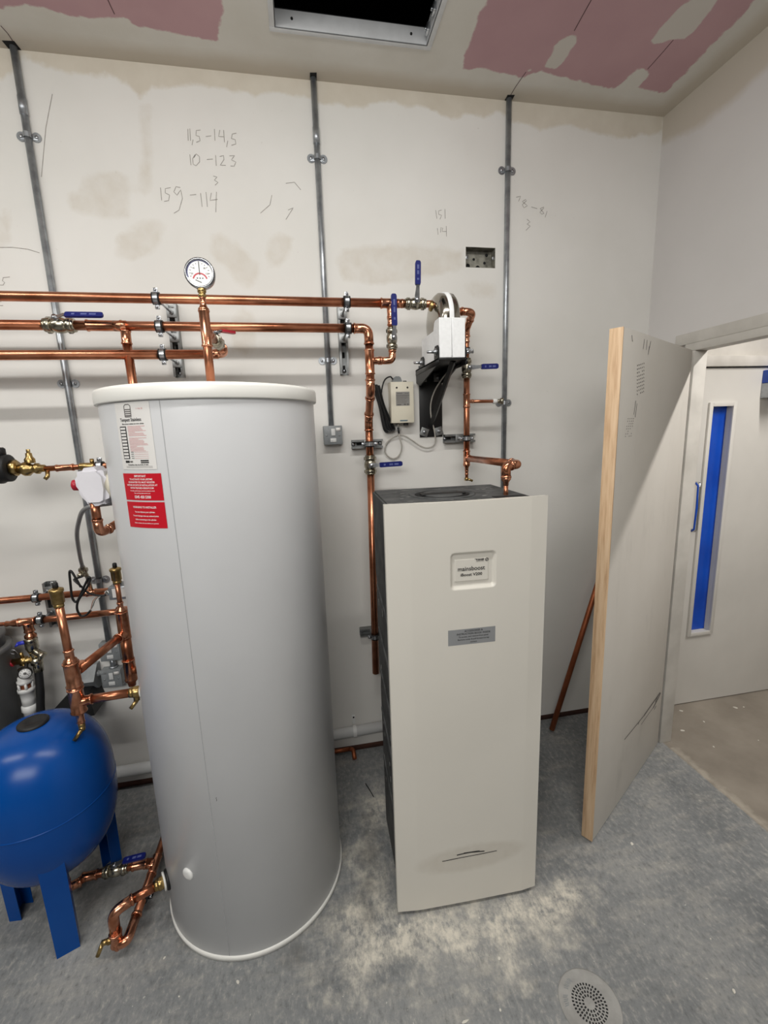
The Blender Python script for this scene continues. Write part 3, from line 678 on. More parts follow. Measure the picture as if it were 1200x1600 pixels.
bm = B(); prism(bm, [(-3.0, 0.50), (-3.0, 0.555), (-2.94, 0.612), (-2.862, 0.606), (-2.842, 0.53), (-2.842, 0.50)], -0.13, -0.0, 'y')
tag(obj('black_duct_box', bm, 'black_rubber' if 'black_rubber' in M else 'black', smooth=False), 'black box on the wall behind the blue vessel, below the grey boxes', 'box')

# ------------------------------------------------------------------ mounting rails and pipe clamps
def rail(a, bpt, vertical, label):
    (x0, z0_), (x1, z1_) = a, bpt
    t = thing('mounting_rail', label, 'mounting rail', ((x0 + x1) / 2, 0, min(z0_, z1_)), group='slotted channel rails on the wall')
    bm = B(); hw = 0.0205; dpt = 0.036; e = 0.003; lip = 0.0095
    prof = [(-hw, 0), (hw, 0), (hw, -dpt), (hw - lip, -dpt), (hw - lip, -dpt + e), (hw - e, -dpt + e), (hw - e, -e), (-hw + e, -e), (-hw + e, -dpt + e), (-hw + lip, -dpt + e), (-hw + lip, -dpt), (-hw, -dpt)]
    if vertical: P = [[(x0 + p, q, zz) for p, q in prof] for zz in (z0_, z1_)]
    else: P = [[(xx, q, z0_ + p) for p, q in prof] for xx in (x0, x1)]
    A = [bm.verts.new(p) for p in P[0]]; D = [bm.verts.new(p) for p in P[1]]
    n = len(prof)
    for i in range(n): bm.faces.new((A[i], D[i], D[(i + 1) % n], A[(i + 1) % n]))
    bm.faces.new(A); bm.faces.new(D[::-1]); bmesh.ops.recalc_face_normals(bm, faces=bm.faces)
    obj('channel', bm, 'strut', t, smooth=False)
    L = abs(z1_ - z0_) if vertical else abs(x1 - x0); k = int(L / 0.05)
    for i in range(k):
        s = (i + 0.5) / k; bm = B()
        if vertical: c = (x0, -0.0032, min(z0_, z1_) + L * s); box(bm, (c[0] - 0.006, -0.0035, c[2] - 0.013), (c[0] + 0.006, -0.003, c[2] + 0.013))
        else: c = (min(x0, x1) + L * s, 0, z0_); box(bm, (c[0] - 0.013, -0.0035, c[2] - 0.006), (c[0] + 0.013, -0.003, c[2] + 0.006))
        obj('slot', bm, 'dark', t, smooth=False)
    for s in (0.06, 0.94):
        c = (x0 + (x1 - x0) * s, -0.003, z0_ + (z1_ - z0_) * s)
        bm = B(); lathe(bm, [(0, 0.010), (0.0015, 0.010)], c, (0, -1, 0), 14); hexnut(bm, (c[0], c[1] - 0.0015, c[2]), (0, -1, 0), 0.007, 0.005); obj('fixing_screw', bm, 'zinc', t)
rail((-2.339, 1.990), (-2.339, 2.290), True, 'vertical channel rail behind the three horizontal pipes above the tall cylinder')
rail((-1.615, 1.992), (-1.615, 2.288), True, 'vertical channel rail left of the copper elbow, near the middle conduit')
rail((-2.988, 0.905), (-2.988, 1.112), True, 'short vertical channel rail at the lower left, behind the first air vent')
rail((-1.597, 1.669), (-1.447, 1.669), False, 'short horizontal channel rail under the cream control box, left one')
rail((-1.134, 1.679), (-0.976, 1.679), False, 'short horizontal channel rail right of the black bracket')
rail((-1.600, 0.702), (-1.440, 0.702), False, 'low horizontal channel rail half hidden behind the booster unit')

def clamp(c, axis, r, y_rail, label, lug=(0, 0, 1)):
    c = Vector(c); d = Vector(axis); lug = Vector(lug)
    t = thing('pipe_clamp', label, 'pipe clamp', tuple(c), group='rubber lined pipe clamps')
    w_ = 0.0082
    bm = B(); lathe(bm, [(-0.0135, r + 0.0003), (-0.0135, r + 0.0048), (0.0135, r + 0.0048), (0.0135, r + 0.0003)], c, d, 28, cap=False); obj('rubber_lining', bm, 'black', t)
    bm = B(); lathe(bm, [(-w_, r + 0.0032), (-w_, r + 0.0062), (w_, r + 0.0062), (w_, r + 0.0032)], c, d, 28, cap=False)
    sd = Vector((0, -1, 0))
    for s in (1, -1):
        p = c + lug * s * (r + 0.012)
        for k in (-1, 1):
            q = p + sd * 0.0035 * k
            a_ = Vector((abs(d.x), abs(d.y), abs(d.z)))
            ext = a_ * w_ * 0.9 + Vector((abs(lug.x), abs(lug.y), abs(lug.z))) * 0.008 + Vector((0, 0.0013, 0))
            box(bm, q - ext, q + ext, 0.0006)
    obj('band', bm, 'zinc', t)
    for s in (1, -1):
        bm = B(); p = c + lug * s * (r + 0.013) + sd * 0.005
        lathe(bm, [(0, 0.0055), (0.003, 0.0058), (0.005, 0.0045)], p, sd, 14); tube(bm, [p, p - sd * 0.016], 0.0028, 8); obj('screw', bm, 'zinc', t)
    if y_rail is not None:
        bm = B(); b0 = c + Vector((0, r + 0.005, 0)); hexnut(bm, b0, (0, 1, 0), 0.009, 0.010)
        tube(bm, [b0, (c.x, y_rail, c.z)], 0.0042, 10); obj('threaded_rod', bm, 'zinc', t)
        if y_rail < -0.02:
            bm = B(); a_ = 0.019; box(bm, (c.x - a_, y_rail - 0.004, c.z - a_), (c.x + a_, y_rail, c.z + a_), 0.001); hexnut(bm, (c.x, y_rail - 0.004, c.z), (0, -1, 0), 0.0095, 0.007); obj('square_washer', bm, 'strut', t)
PR = 0.0175
for nm, z in (('top', 2.250), ('middle', 2.150), ('lowest', 2.047)):
    clamp((-2.339, -0.24, z), (1, 0, 0), PR, -0.036, 'clamp on the %s of the three horizontal pipes above the tall cylinder' % nm)
clamp((-1.615, -0.24, 2.250), (1, 0, 0), PR, -0.036, 'clamp on the top pipe at the rail near the copper elbow')
clamp((-1.615, -0.24, 2.148), (1, 0, 0), PR, -0.036, 'clamp on the middle pipe just before its copper elbow')
clamp((-2.988, -0.125, 1.078), (1, 0, 0), 0.014, -0.036, 'clamp on the upper of the two lower-left pipes')
clamp((-2.988, -0.125, 0.979), (1, 0, 0), 0.014, -0.036, 'clamp on the lower of the two lower-left pipes')
clamp((-1.520, -0.085, 1.669), (0, 0, 1), PR, -0.036, 'clamp holding the vertical pipe on the rail above its blue lever', lug=(1, 0, 0))
clamp((-1.062, -0.14, 1.679), (0, 0, 1), 0.014, -0.036, 'clamp holding the right vertical pipe on the rail beside the black bracket', lug=(1, 0, 0))
clamp((-1.062, -0.14, 2.076), (0, 0, 1), 0.011, 0.0, 'clamp on the thin vertical pipe right of the white foam cradle', lug=(1, 0, 0))
clamp((-1.530, -0.085, 0.702), (0, 0, 1), PR, -0.036, 'clamp on the low rail half hidden behind the booster unit', lug=(1, 0, 0))

# ------------------------------------------------------------------ lever ball valves
def ball_valve(c, axis, r, label, ldir, lnorm, length, sleeve_mat='blue_lever', half=0.045, start=0.02, group='blue lever ball valves'):
    c = Vector(c); d = Vector(axis).normalized(); ld = Vector(ldir).normalized(); ln = Vector(lnorm).normalized()
    t = thing('ball_valve', label, 'valve', tuple(c), group=group)
    bm = B(); q = r * 1.25
    lathe(bm, [(-half * 0.55, r * 1.05), (-half * 0.5, q * 1.02), (-half * 0.25, q * 1.25), (0, q * 1.32), (half * 0.25, q * 1.25), (half * 0.5, q * 1.02), (half * 0.55, r * 1.05)], c, d, 24); obj('valve_body', bm, 'nickel', t)
    for s in (-1, 1):
        bm = B(); hexnut(bm, c + d * s * half * 0.5, d * s, q * 1.38, half * 0.34); lathe(bm, [(0, q * 1.15), (half * 0.16, q * 1.1), (half * 0.2, r * 1.02)], c + d * s * half * 0.82, d * s, 20); obj('compression_nut', bm, 'nickel', t)
    top = q * 1.32
    bm = B(); lathe(bm, [(0, 0.009), (0.006, 0.009), (0.007, 0.006), (0.016, 0.006)], c + ln * (top - 0.004), ln, 12); hexnut(bm, c + ln * (top + 0.008), ln, 0.0085, 0.007); obj('stem', bm, 'zinc', t)
    base = c + ln * (top + 0.008); u = ld; v = u.cross(ln).normalized()
    up = 0.010
    def bar(path, wd, th, bm):
        prev = None
        for p, w2 in path:
            p = Vector(p); ring = [bm.verts.new(p + v * a * w2 + ln * b_ * th) for a, b_ in ((-1, -1), (1, -1), (1, 1), (-1, 1))]
            if prev:
                for k in range(4): bm.faces.new((prev[k], prev[(k + 1) % 4], ring[(k + 1) % 4], ring[k]))
            else: bm.faces.new(ring[::-1])
            prev = ring
        bm.faces.new(prev); bmesh.ops.recalc_face_normals(bm, faces=bm.faces)
    bm = B(); bar([(base - u * 0.011, 0.010), (base + u * 0.012, 0.010), (base + u * start + ln * up, 0.007), (base + u * (start + 0.02) + ln * up, 0.007)], 0.01, 0.0015, bm); lv = obj('lever', bm, 'zinc', t)
    bm = B(); a0 = start + 0.008; e0 = base + ln * up
    bar([(e0 + u * a0, 0.0095), (e0 + u * (a0 + 0.006), 0.0115), (e0 + u * (length - 0.008), 0.0115), (e0 + u * (length - 0.002), 0.009), (e0 + u * length, 0.005)], 0.011, 0.0042, bm)
    sv = obj('lever_sleeve', bm, sleeve_mat, lv)
    if sleeve_mat == 'blue_lever':
        bm = B(); f0 = e0 + ln * 0.0046
        for k0, k1 in ((0.18, 0.26), (0.42, 0.58), (0.64, 0.82)):
            L0 = a0 + (length - a0) * k0; L1 = a0 + (length - a0) * k1
            for s in (-1, 1):
                A = [f0 + u * L0 + v * 0.0008 * s, f0 + u * L1 + v * 0.0008 * s, f0 + u * L1 + v * 0.0034 * s, f0 + u * L0 + v * 0.0034 * s]
                bm.faces.new([bm.verts.new(p) for p in A])
        obj('lever_marking', bm, mat('lever_print', (112, 122, 176), 0.5) if 'lever_print' not in bpy.data.materials else bpy.data.materials['lever_print'], sv, smooth=False)
    return t
ball_valve((-2.683, -0.24, 2.152), (1, 0, 0), PR, 'blue lever valve on the middle horizontal pipe, left of the tall cylinder', (1, 0, 0), (0, -0.8, 0.6), 0.165, half=0.052, start=0.03)
ball_valve((-1.432, -0.24, 2.108), (0, 0, 1), 0.014, 'blue lever valve on the short vertical branch, lever standing upright', (0, 0, 1), (0.1, -1, 0), 0.165, half=0.045, start=0.035)
ball_valve((-1.327, -0.24, 2.247), (1, 0, 0), 0.0145, 'blue lever valve on the top pipe with its lever pointing straight up', (0, -0.1, 1), (0, -0.93, 0.3), 0.135, half=0.045, start=0.04)
ball_valve((-1.062, -0.14, 1.999), (0, 0, 1), 0.0145, 'small blue lever valve beside the white foam cradle, lever pointing right', (1, 0, 0.02), (0.15, -1, 0), 0.13, half=0.045, start=0.04)
ball_valve((-1.521, -0.085, 1.572), (0, 0, 1), PR, 'blue lever valve above the dark booster cabinet, lever pointing right', (1, 0, 0.02), (0, -1, 0), 0.145, half=0.045, start=0.028)
ball_valve((-2.66, -0.53, 0.072), (1, 0, 0.02), 0.0145, 'blue lever valve near the floor between the blue vessel and tall cylinder', (1, -0.1, 0.18), (0, -0.25, 1), 0.125, half=0.045, start=0.03)
ball_valve((-2.112, -0.385, 2.066), (0, 1, 0), 0.014, 'red handled valve above the tall cylinder behind the gauge riser', (0.8, 0.6, 0.0), (0, 0, 1), 0.075, 'red', half=0.045, start=0.012, group='red handled valves')

# ------------------------------------------------------------------ copper pipe runs
def run(name, label, loc, group='copper pipe runs'):
    return thing('copper_pipe', label, 'pipe', loc, group=group)
def pipe(par, pts, r, fil=0.0, m='copper', nm='tube'):
    bm = B(); tube(bm, fillet(pts, fil) if fil else pts, r, 20); return obj(nm, bm, m, par)
def cpl(par, a, b_, r, nm='coupling'):
    bm = B(); sleeve(bm, a, b_, r); return obj(nm, bm, 'copper_fitting', par)
def elbow(par, a, k, c, r, R0):
    bm = B(); bend(bm, a, k, c, r, R0); return obj('elbow', bm, 'copper_fitting', par)
def tee(par, a, b_, s0, s1, r, rs=None):
    bm = B(); sleeve(bm, a, b_, r); sleeve(bm, s1, s0, rs or r); return obj('tee', bm, 'copper_fitting', par)

y = -0.24
t = run('p', 'top one of the three long horizontal copper pipes on the back wall', (-2.3, y, 2.232))
pipe(t, [(-5.6, y, 2.247), (-2.3, y, 2.250), (-1.38, y, 2.247)], PR)
tee(t, (-1.475, y, 2.247), (-1.412, y, 2.247), (-1.435, y, 2.24), (-1.433, y, 2.192), PR, 0.014)
pipe(t, [(-1.44, y, 2.247), (-1.375, y, 2.247)], PR); cpl(t, (-1.405, y, 2.247), (-1.382, y, 2.247), 0.015, 'reducer')
pipe(t, [(-1.29, y, 2.247), (-1.245, y, 2.248)], 0.0145)
pipe(t, [(-1.433, y, 2.20), (-1.433, y, 2.15)], 0.014); pipe(t, [(-1.432, y, 2.07), (-1.432, y, 2.045)], 0.014)
cpl(t, (-1.433, y, 2.192), (-1.433, y, 2.160), 0.014)
elbow(t, (-1.432, y, 2.062), (-1.432, y, 2.020), (-1.485, y, 2.020), 0.014, 0.035)
pipe(t, [(-1.485, y, 2.02), (-1.515, y, 2.02)], 0.014)

t = run('p', 'middle horizontal copper pipe that turns down at an elbow and drops behind the booster', (-2.0, y, 0.5))
pipe(t, [(-5.6, y, 2.149), (-2.735, y, 2.152)], PR); pipe(t, [(-2.63, y, 2.152), (-1.585, y, 2.148)], PR)
tee(t, (-2.592, y, 2.152), (-2.47, y, 2.151), (-2.462, y, 2.135), (-2.463, y, 2.085), PR, PR * 0.9)
bm = B(); tube(bm, [(-2.50, y, 2.151), (-2.455, y, 2.151)], PR * 1.12, 20); obj('tee_end', bm, 'copper_fitting', t)
pipe(t, [(-2.463, y, 2.10), (-2.455, y, 1.6)], 0.0165)
elbow(t, (-1.592, y, 2.148), (-1.530, y, 2.148), (-1.530, y, 2.085), PR, 0.05)
pipe(t, [(-1.530, y, 2.09), (-1.530, y, 1.915)], PR)
tee(t, (-1.530, y, 2.065), (-1.530, y, 1.965), (-1.520, y, 2.02), (-1.487, y, 2.02), PR, 0.014)
P0 = [(-1.531, y, 1.95), (-1.531, y, 1.895), (-1.523, -0.10, 1.80), (-1.521, -0.085, 1.78), (-1.521, -0.085, 1.73)]
pipe(t, [(-1.531, y, 1.96), (-1.531, y, 1.90), (-1.521, -0.085, 1.775), (-1.521, -0.085, 1.70)], PR, 0.03)
elbow(t, (-1.531, y, 1.945), (-1.531, y, 1.90), (-1.5285, -0.201, 1.868), PR, 0.04)
elbow(t, (-1.5235, -0.124, 1.807), (-1.521, -0.085, 1.775), (-1.521, -0.085, 1.73), PR, 0.04)
pipe(t, [(-1.521, -0.085, 1.75), (-1.521, -0.085, 1.61)], PR)
pipe(t, [(-1.521, -0.085, 1.535), (-1.535, -0.085, 0.50)], PR)

t = run('p', 'lowest of the three long horizontal copper pipes, ending above the tall cylinder', (-3.0, y, 2.030))
pipe(t, [(-5.6, y, 2.044), (-2.135, y, 2.048)], PR)
elbow(t, (-2.165, y, 2.048), (-2.112, y, 2.052), (-2.112, -0.293, 2.063), 0.0165, 0.03)
pipe(t, [(-2.112, -0.285, 2.062), (-2.112, -0.335, 2.066)], 0.014)

# riser out of the tall cylinder with the dial on top
rx, ry = -2.115, -0.57
t = run('p', 'vertical copper riser standing on the tall cylinder and carrying the round gauge', (rx, ry, 1.87))
pipe(t, [(rx, ry, 1.872), (rx, ry, 2.12)], 0.014)
tee(t, (rx, ry, 2.016), (rx, ry, 2.128), (rx, ry + 0.01, 2.066), (rx, ry + 0.035, 2.066), 0.0145, 0.014)
pipe(t, [(rx, ry + 0.02, 2.066), (rx, -0.435, 2.066)], 0.014)
bm = B(); lathe(bm, [(0, 0.0165), (0.006, 0.017), (0.010, 0.013), (0.02, 0.0095), (0.055, 0.0085)], (rx, ry, 2.126), (0, 0, 1), 20); obj('reducer', bm, 'copper_fitting', t)
cpl(t, (rx, ry, 2.146), (rx, ry, 2.166), 0.008)
bm = B(); lathe(bm, [(0, 0.009), (0.004, 0.012)], (rx, ry, 2.176), (0, 0, 1), 16); hexnut(bm, (rx, ry, 2.166), (0, 0, 1), 0.0125, 0.010); hexnut(bm, (rx, ry, 2.180), (0, 0, 1), 0.0135, 0.012); obj('union', bm, 'brass', t)

t = thing('pressure_gauge', 'round white dial gauge with blue and red scale above the tall cylinder', 'gauge', (rx, ry, 2.190))
gz = 2.236; GR = 0.046
bm = B(); lathe(bm, [(0, 0.03), (0.002, GR - 0.003), (0.02, GR), (0.031, GR), (0.034, GR - 0.003), (0.0345, GR - 0.007), (0.030, GR - 0.0075)], (rx, ry + 0.024, gz), (0, -1, 0), 48, cap=False); obj('case', bm, 'gauge_metal', t)
bm = B(); hexnut(bm, (rx, ry, 2.184), (0, 0, 1), 0.010, 0.014); obj('stem', bm, 'brass', t)
gy = ry - 0.006
fn = lambda a, b_: (rx + a, gy, gz + b_)
bm = B(); bm.faces.new([bm.verts.new(fn((GR - 0.005) * math.cos(a), (GR - 0.005) * math.sin(a))) for a in [2 * PI * k / 40 for k in range(40)]]); dial = obj('dial', bm, 'white_plastic', t, smooth=False)
def arc(bm, r0, a0, a1, wd, cx=0, cz=0, dy=0.0004, n=24):
    stroke(bm, [(cx + r0 * math.cos(R(a0 + (a1 - a0) * k / n)), cz + r0 * math.sin(R(a0 + (a1 - a0) * k / n))) for k in range(n + 1)], wd, lambda a, b_: (rx + a, gy - dy, gz + b_))
bm = B(); arc(bm, GR - 0.008, 40, 200, 0.005); obj('temperature_arc', bm, 'blue_lever', dial, smooth=False)
bm = B(); arc(bm, 0.021, 15, 165, 0.0045, 0.0, -0.022); obj('pressure_arc', bm, 'red', dial, smooth=False)
bm = B()
for k in range(13):
    a = R(200 - 220 * k / 12); stroke(bm, [(math.cos(a) * 0.026, math.sin(a) * 0.026), (math.cos(a) * 0.031, math.sin(a) * 0.031)], 0.0012, lambda p, q: (rx + p, gy - 0.0005, gz + q))
for x, z, s in ((-0.026, -0.002, '20'), (-0.019, 0.014, '40'), (0.019, 0.014, '80'), (0.026, -0.002, '100')): add_text(bm, s, 0.0072, lambda p, q: (rx + p, gy - 0.0005, gz + q), (x * 0.86, z))
for x in (-0.008, 0.0, 0.008): stroke(bm, [(x - 0.002, -0.015), (x + 0.002, -0.015)], 0.003, lambda p, q: (rx + p, gy - 0.0005, gz + q))
obj('scale', bm, 'ink', dial, smooth=False)
bm = B(); stroke(bm, [(0.0, -0.006), (0.0, 0.034)], 0.0022, lambda p, q: (rx + p, gy - 0.0012, gz + q)); stroke(bm, [(0.004, -0.028), (-0.014, -0.020)], 0.0018, lambda p, q: (rx + p, gy - 0.0012, gz + q)); obj('needle', bm, 'ink', dial, smooth=False)

# right-hand vertical run
t = run('p', 'copper pipe dropping on the right from the steel canister to the drain cock', (-1.062, -0.14, 1.49))
pipe(t, [(-1.172, y, 2.222), (-1.10, y, 2.219)], 0.014)
elbow(t, (-1.125, y, 2.220), (-1.072, y, 2.217), (-1.068, -0.195, 2.195), 0.0145, 0.04)
elbow(t, (-1.068, -0.200, 2.199), (-1.064, -0.142, 2.165), (-1.062, -0.14, 2.135), 0.0135, 0.02)
pipe(t, [(-1.062, -0.14, 2.145), (-1.062, -0.14, 2.03)], 0.011)
cpl(t, (-1.062, -0.14, 2.112), (-1.062, -0.14, 2.140), 0.0115)
pipe(t, [(-1.062, -0.14, 1.965), (-1.062, -0.14, 1.575)], 0.014)
tee(t, (-1.062, -0.14, 1.822), (-1.062, -0.14, 1.885), (-1.055, -0.14, 1.850), (-1.030, -0.14, 1.850), 0.014, 0.0078)
pipe(t, [(-1.05, -0.14, 1.850), (-0.925, -0.14, 1.848)], 0.0078)
bm = B(); lathe(bm, [(0, 0.010), (0.004, 0.012), (0.016, 0.0115), (0.022, 0.009)], (-0.932, -0.14, 1.848), (1, 0, 0), 14); obj('tape_wrap', bm, 'white_plastic', t)
bm = B(); tube(bm, [(-0.912, -0.14, 1.848), (-0.893, -0.14, 1.848)], 0.006, 10); hexnut(bm, (-0.905, -0.14, 1.848), (1, 0, 0), 0.010, 0.008); lathe(bm, [(-0.014, 0.009), (0.014, 0.009)], (-0.886, -0.14, 1.848), (0, 0, 1), 12); obj('nipple', bm, 'nickel', t)
tee(t, (-1.062, -0.14, 1.555), (-1.062, -0.14, 1.622), (-1.062, -0.15, 1.586), (-1.064, -0.178, 1.586), 0.014, 0.0145)
bm = B(); lathe(bm, [(0, 0.0165), (0.006, 0.0165), (0.014, 0.0095), (0.034, 0.0088)], (-1.062, -0.14, 1.557), (0, 0, -1), 18); obj('reducer', bm, 'copper_fitting', t)
pipe(t, [(-1.062, -0.14, 1.53), (-1.062, -0.14, 1.49)], 0.0075); cpl(t, (-1.062, -0.14, 1.528), (-1.062, -0.14, 1.506), 0.0075)
bm = B(); hexnut(bm, (-1.062, -0.14, 1.478), (0, 0, 1), 0.011, 0.014); tube(bm, [(-1.062, -0.14, 1.488), (-1.035, -0.15, 1.476)], 0.0055, 10); obj('drain_cock', bm, 'brass', t)
pipe(t, [(-1.063, -0.16, 1.586), (-1.113, -0.72, 1.600)], 0.0145)
elbow(t, (-1.109, -0.695, 1.600), (-1.114, -0.752, 1.600), (-1.140, -0.752, 1.598), 0.0145, 0.03)
elbow(t, (-1.134, -0.752, 1.598), (-1.158, -0.755, 1.596), (-1.158, -0.757, 1.556), 0.0145, 0.03)
bm = B(); lathe(bm, [(0, 0.0165), (0.008, 0.0168), (0.018, 0.010), (0.03, 0.0085)], (-1.158, -0.757, 1.560), (0, 0, -1), 18); obj('reducer', bm, 'copper_fitting', t)
pipe(t, [(-1.158, -0.757, 1.54), (-1.158, -0.757, 1.478)], 0.0078)

# ------------------------------------------------------------------ stainless canister in its foam cradle and black bracket
ux, uz = -1.207, 2.172; UR = 0.115
t = thing('treatment_canister', 'round polished steel canister with white band sitting in white foam', 'canister', (ux, y, uz - UR))
bm = B(); lathe(bm, [(-0.054, 0.001), (-0.053, 0.050), (-0.050, 0.082), (-0.045, 0.098), (-0.038, 0.107), (-0.028, UR), (-0.009, UR)], (ux, y, uz), (1, 0, 0), 64, cap=False); obj('left_dome', bm, 'inox', t)
bm = B(); lathe(bm, [(0.009, UR), (0.026, UR), (0.036, 0.106), (0.042, 0.096), (0.046, 0.080), (0.049, 0.05), (0.050, 0.001)], (ux, y, uz), (1, 0, 0), 64, cap=False); obj('right_dome', bm, 'inox', t)
bm = B(); lathe(bm, [(-0.0095, UR - 0.01), (-0.0095, UR + 0.0025), (-0.007, UR + 0.004), (0.007, UR + 0.004), (0.0095, UR + 0.0025), (0.0095, UR - 0.01)], (ux, y, uz), (1, 0, 0), 64, cap=False); obj('white_band', bm, 'foam_white', t)
bm = B(); lathe(bm, [(0, 0.016), (0.030, 0.016)], (-1.268, y, 2.240), (1, 0, 0), 20); hexnut(bm, (-1.266, y, 2.240), (1, 0, 0), 0.0225, 0.016); obj('union_nut', bm, 'brass', t)
bm = B(); lathe(bm, [(0, 0.015), (0.032, 0.014)], (-1.185, y, 2.222), (1, 0, 0), 20); hexnut(bm, (-1.172, y, 2.222), (1, 0, 0), 0.021, 0.014); obj('union_nut', bm, 'brass', t)
fx0, fx1, fxm = -1.263, -1.153, -1.209
t = thing('foam_cradle', 'white foam cradle in two halves on the black bracket', 'foam block', (ux, -0.23, 2.011))
def cradle_half(x0, x1):
    """L shaped side profile with a round cut-out that follows the canister"""
    pts = [(-0.361, 2.012), (-0.361, 2.166), (-0.305, 2.166)]
    rr = UR + 0.006
    a0 = math.atan2(2.160 - uz, -0.300 + 0.24) ; 
    pts += [(-0.292, 2.160), (-0.280, 2.131)]
    pts += [(-0.099, 2.131), (-0.099, 2.012)]
    b_ = B(); prism(b_, pts, x0, x1, 'x'); bmesh.ops.bevel(b_, geom=b_.edges[:], offset=0.002, segments=1, affect='EDGES'); return b_
obj('left_half', cradle_half(fx0, fxm - 0.0008), 'foam_white', t); obj('right_half', cradle_half(fxm + 0.0008, fx1), 'foam_white', t)
t = thing('support_bracket', 'black steel wall bracket carrying the foam cradle and canister', 'bracket', (-1.2, 0, 1.69))
bm = B(); box(bm, (-1.254, -0.006, 1.690), (-1.138, 0.0, 2.03), 0.001); obj('wall_plate', bm, 'black_paint', t)
bm = B(); box(bm, (-1.270, -0.366, 2.003), (-1.145, -0.006, 2.010), 0.001); box(bm, (-1.270, -0.366, 1.985), (-1.266, -0.006, 2.010)); box(bm, (-1.149, -0.366, 1.985), (-1.145, -0.006, 2.010)); obj('shelf', bm, 'black_paint', t)
bm = B(); prism(bm, [(-0.006, 1.95), (-0.006, 2.004), (-0.36, 2.004), (-0.36, 1.99), (-0.07, 1.93)], -1.268, -1.262, 'x'); prism(bm, [(-0.006, 1.95), (-0.006, 2.004), (-0.30, 2.004), (-0.08, 1.94)], -1.152, -1.146, 'x'); obj('gusset', bm, 'black_paint', t)
bm = B(); tube(bm, [(-1.194, -0.33, 2.004), (-1.20, -0.012, 1.742)], 0.013, 4); obj('diagonal_strut', bm, 'black_paint', t, smooth=False)
for yy, zt in ((-0.335, 2.062), (-0.118, 2.052)):
    for sx, xa in ((-1, fx0), (1, fx1)):
        bm = B(); x0 = xa + sx * 0.0035
        prism(bm, [(yy - 0.026, 1.985), (yy - 0.026, zt - 0.012), (yy - 0.014, zt), (yy + 0.014, zt), (yy + 0.026, zt - 0.012), (yy + 0.026, 1.985)], min(x0 - 0.003, x0 + 0.003), max(x0 - 0.003, x0 + 0.003), 'x'); lg = obj('lug', bm, 'black_paint', t)
        bm = B(); p = (x0 + sx * 0.003, yy, zt - 0.024); lathe(bm, [(0, 0.014), (0.002, 0.014)], p, (sx, 0, 0), 18); hexnut(bm, p, (sx, 0, 0), 0.011, 0.009)
        tube(bm, [p, (p[0] + sx * 0.038, yy, p[2])], 0.006, 12); obj('bolt', bm, 'zinc', lg)
for x, z, rr in ((-1.236, 1.975, 0), (-1.160, 1.975, 0), (-1.232, 1.715, 20), (-1.158, 1.717, -15)):
    bm = B(); m_ = Matrix.Translation((x, -0.006, z)) @ Matrix.Rotation(R(rr), 4, 'Y'); box(bm, (-0.020, -0.004, -0.020), (0.020, 0, 0.020), 0.0008, mtx=m_); wsh = obj('square_washer', bm, 'strut', t)
    bm = B(); hexnut(bm, (x, -0.010, z), (0, -1, 0), 0.009, 0.007); lathe(bm, [(0, 0.005), (0.007, 0.0042)], (x, -0.016, z), (0, -1, 0), 12); obj('bolt_head', bm, 'zinc', wsh)

# ------------------------------------------------------------------ cream control box with its leads
t = thing('control_box', 'cream plastic control box with a rating label on the wall', 'control box', (-1.352, 0, 1.762))
bm = B(); box(bm, (-1.407, -0.062, 1.762), (-1.296, 0, 1.952), 0.003); obj('housing', bm, 'cream', t)
bm = B(); box(bm, (-1.383, -0.0626, 1.842), (-1.317, -0.0618, 1.906)); lb = obj('rating_label', bm, 'silver_label', t, smooth=False)
fnb = lambda a, b_: (a, -0.0631, b_)
bm = B(); add_rect(bm, -1.382, 1.8885, -1.318, 1.8905, fnb)
for k in range(5): stroke(bm, [(-1.378, 1.882 - k * 0.0062), (-1.378 + 0.05 - 0.006 * (k % 3), 1.882 - k * 0.0062)], 0.0012, fnb)
stroke(bm, [(-1.378, 1.899), (-1.352, 1.899)], 0.003, fnb); stroke(bm, [(-1.34, 1.899), (-1.322, 1.899)], 0.002, fnb); stroke(bm, [(-1.378, 1.847), (-1.358, 1.847)], 0.004, fnb); stroke(bm, [(-1.345, 1.848), (-1.336, 1.848)], 0.006, fnb); stroke(bm, [(-1.330, 1.848), (-1.322, 1.848)], 0.006, fnb)
obj('label_print', bm, 'ink_soft', lb, smooth=False)
for x in (-1.378, -1.326):
    bm = B(); lathe(bm, [(0, 0.0045), (0.0008, 0.0045)], (x, -0.0619, 1.925), (0, -1, 0), 14); obj('screw_hole', bm, 'dark', t)
bm = B(); box(bm, (-1.366, -0.0632, 1.770), (-1.329, -0.0618, 1.776)); obj('badge', bm, mat('teal_badge', (96, 116, 124), 0.4), t, smooth=False)
bm = B(); prism(bm, [(-1.394, 1.953), (-1.348, 1.953), (-1.354, 1.972), (-1.362, 1.978), (-1.378, 1.978), (-1.386, 1.972)], -0.05, -0.012, 'y'); obj('cable_gland', bm, 'panel_grey', t)
bm = B(); box(bm, (-1.341, -0.045, 1.952), (-1.325, -0.03, 1.958), 0.001); obj('switch_button', bm, 'black', t)
bm = B(); box(bm, (-1.342, -0.048, 1.750), (-1.322, -0.028, 1.762), 0.002); obj('bottom_socket', bm, 'black', t)
bm = B(); lathe(bm, [(0, 0.014), (0.006, 0.014), (0.008, 0.010)], (-1.363, 0, 1.736), (0, -1, 0), 20); tube(bm, [(-1.363, -0.008, 1.736), (-1.363, -0.011, 1.736)], 0.004, 10); box(bm, (-1.368, -0.005, 1.74), (-1.358, 0, 1.765)); obj('fixing_tab', bm, 'white_plastic', t)
t = thing('power_cable', 'black mains cable bundled beside the cream control box', 'cable', (-1.44, -0.03, 1.71))
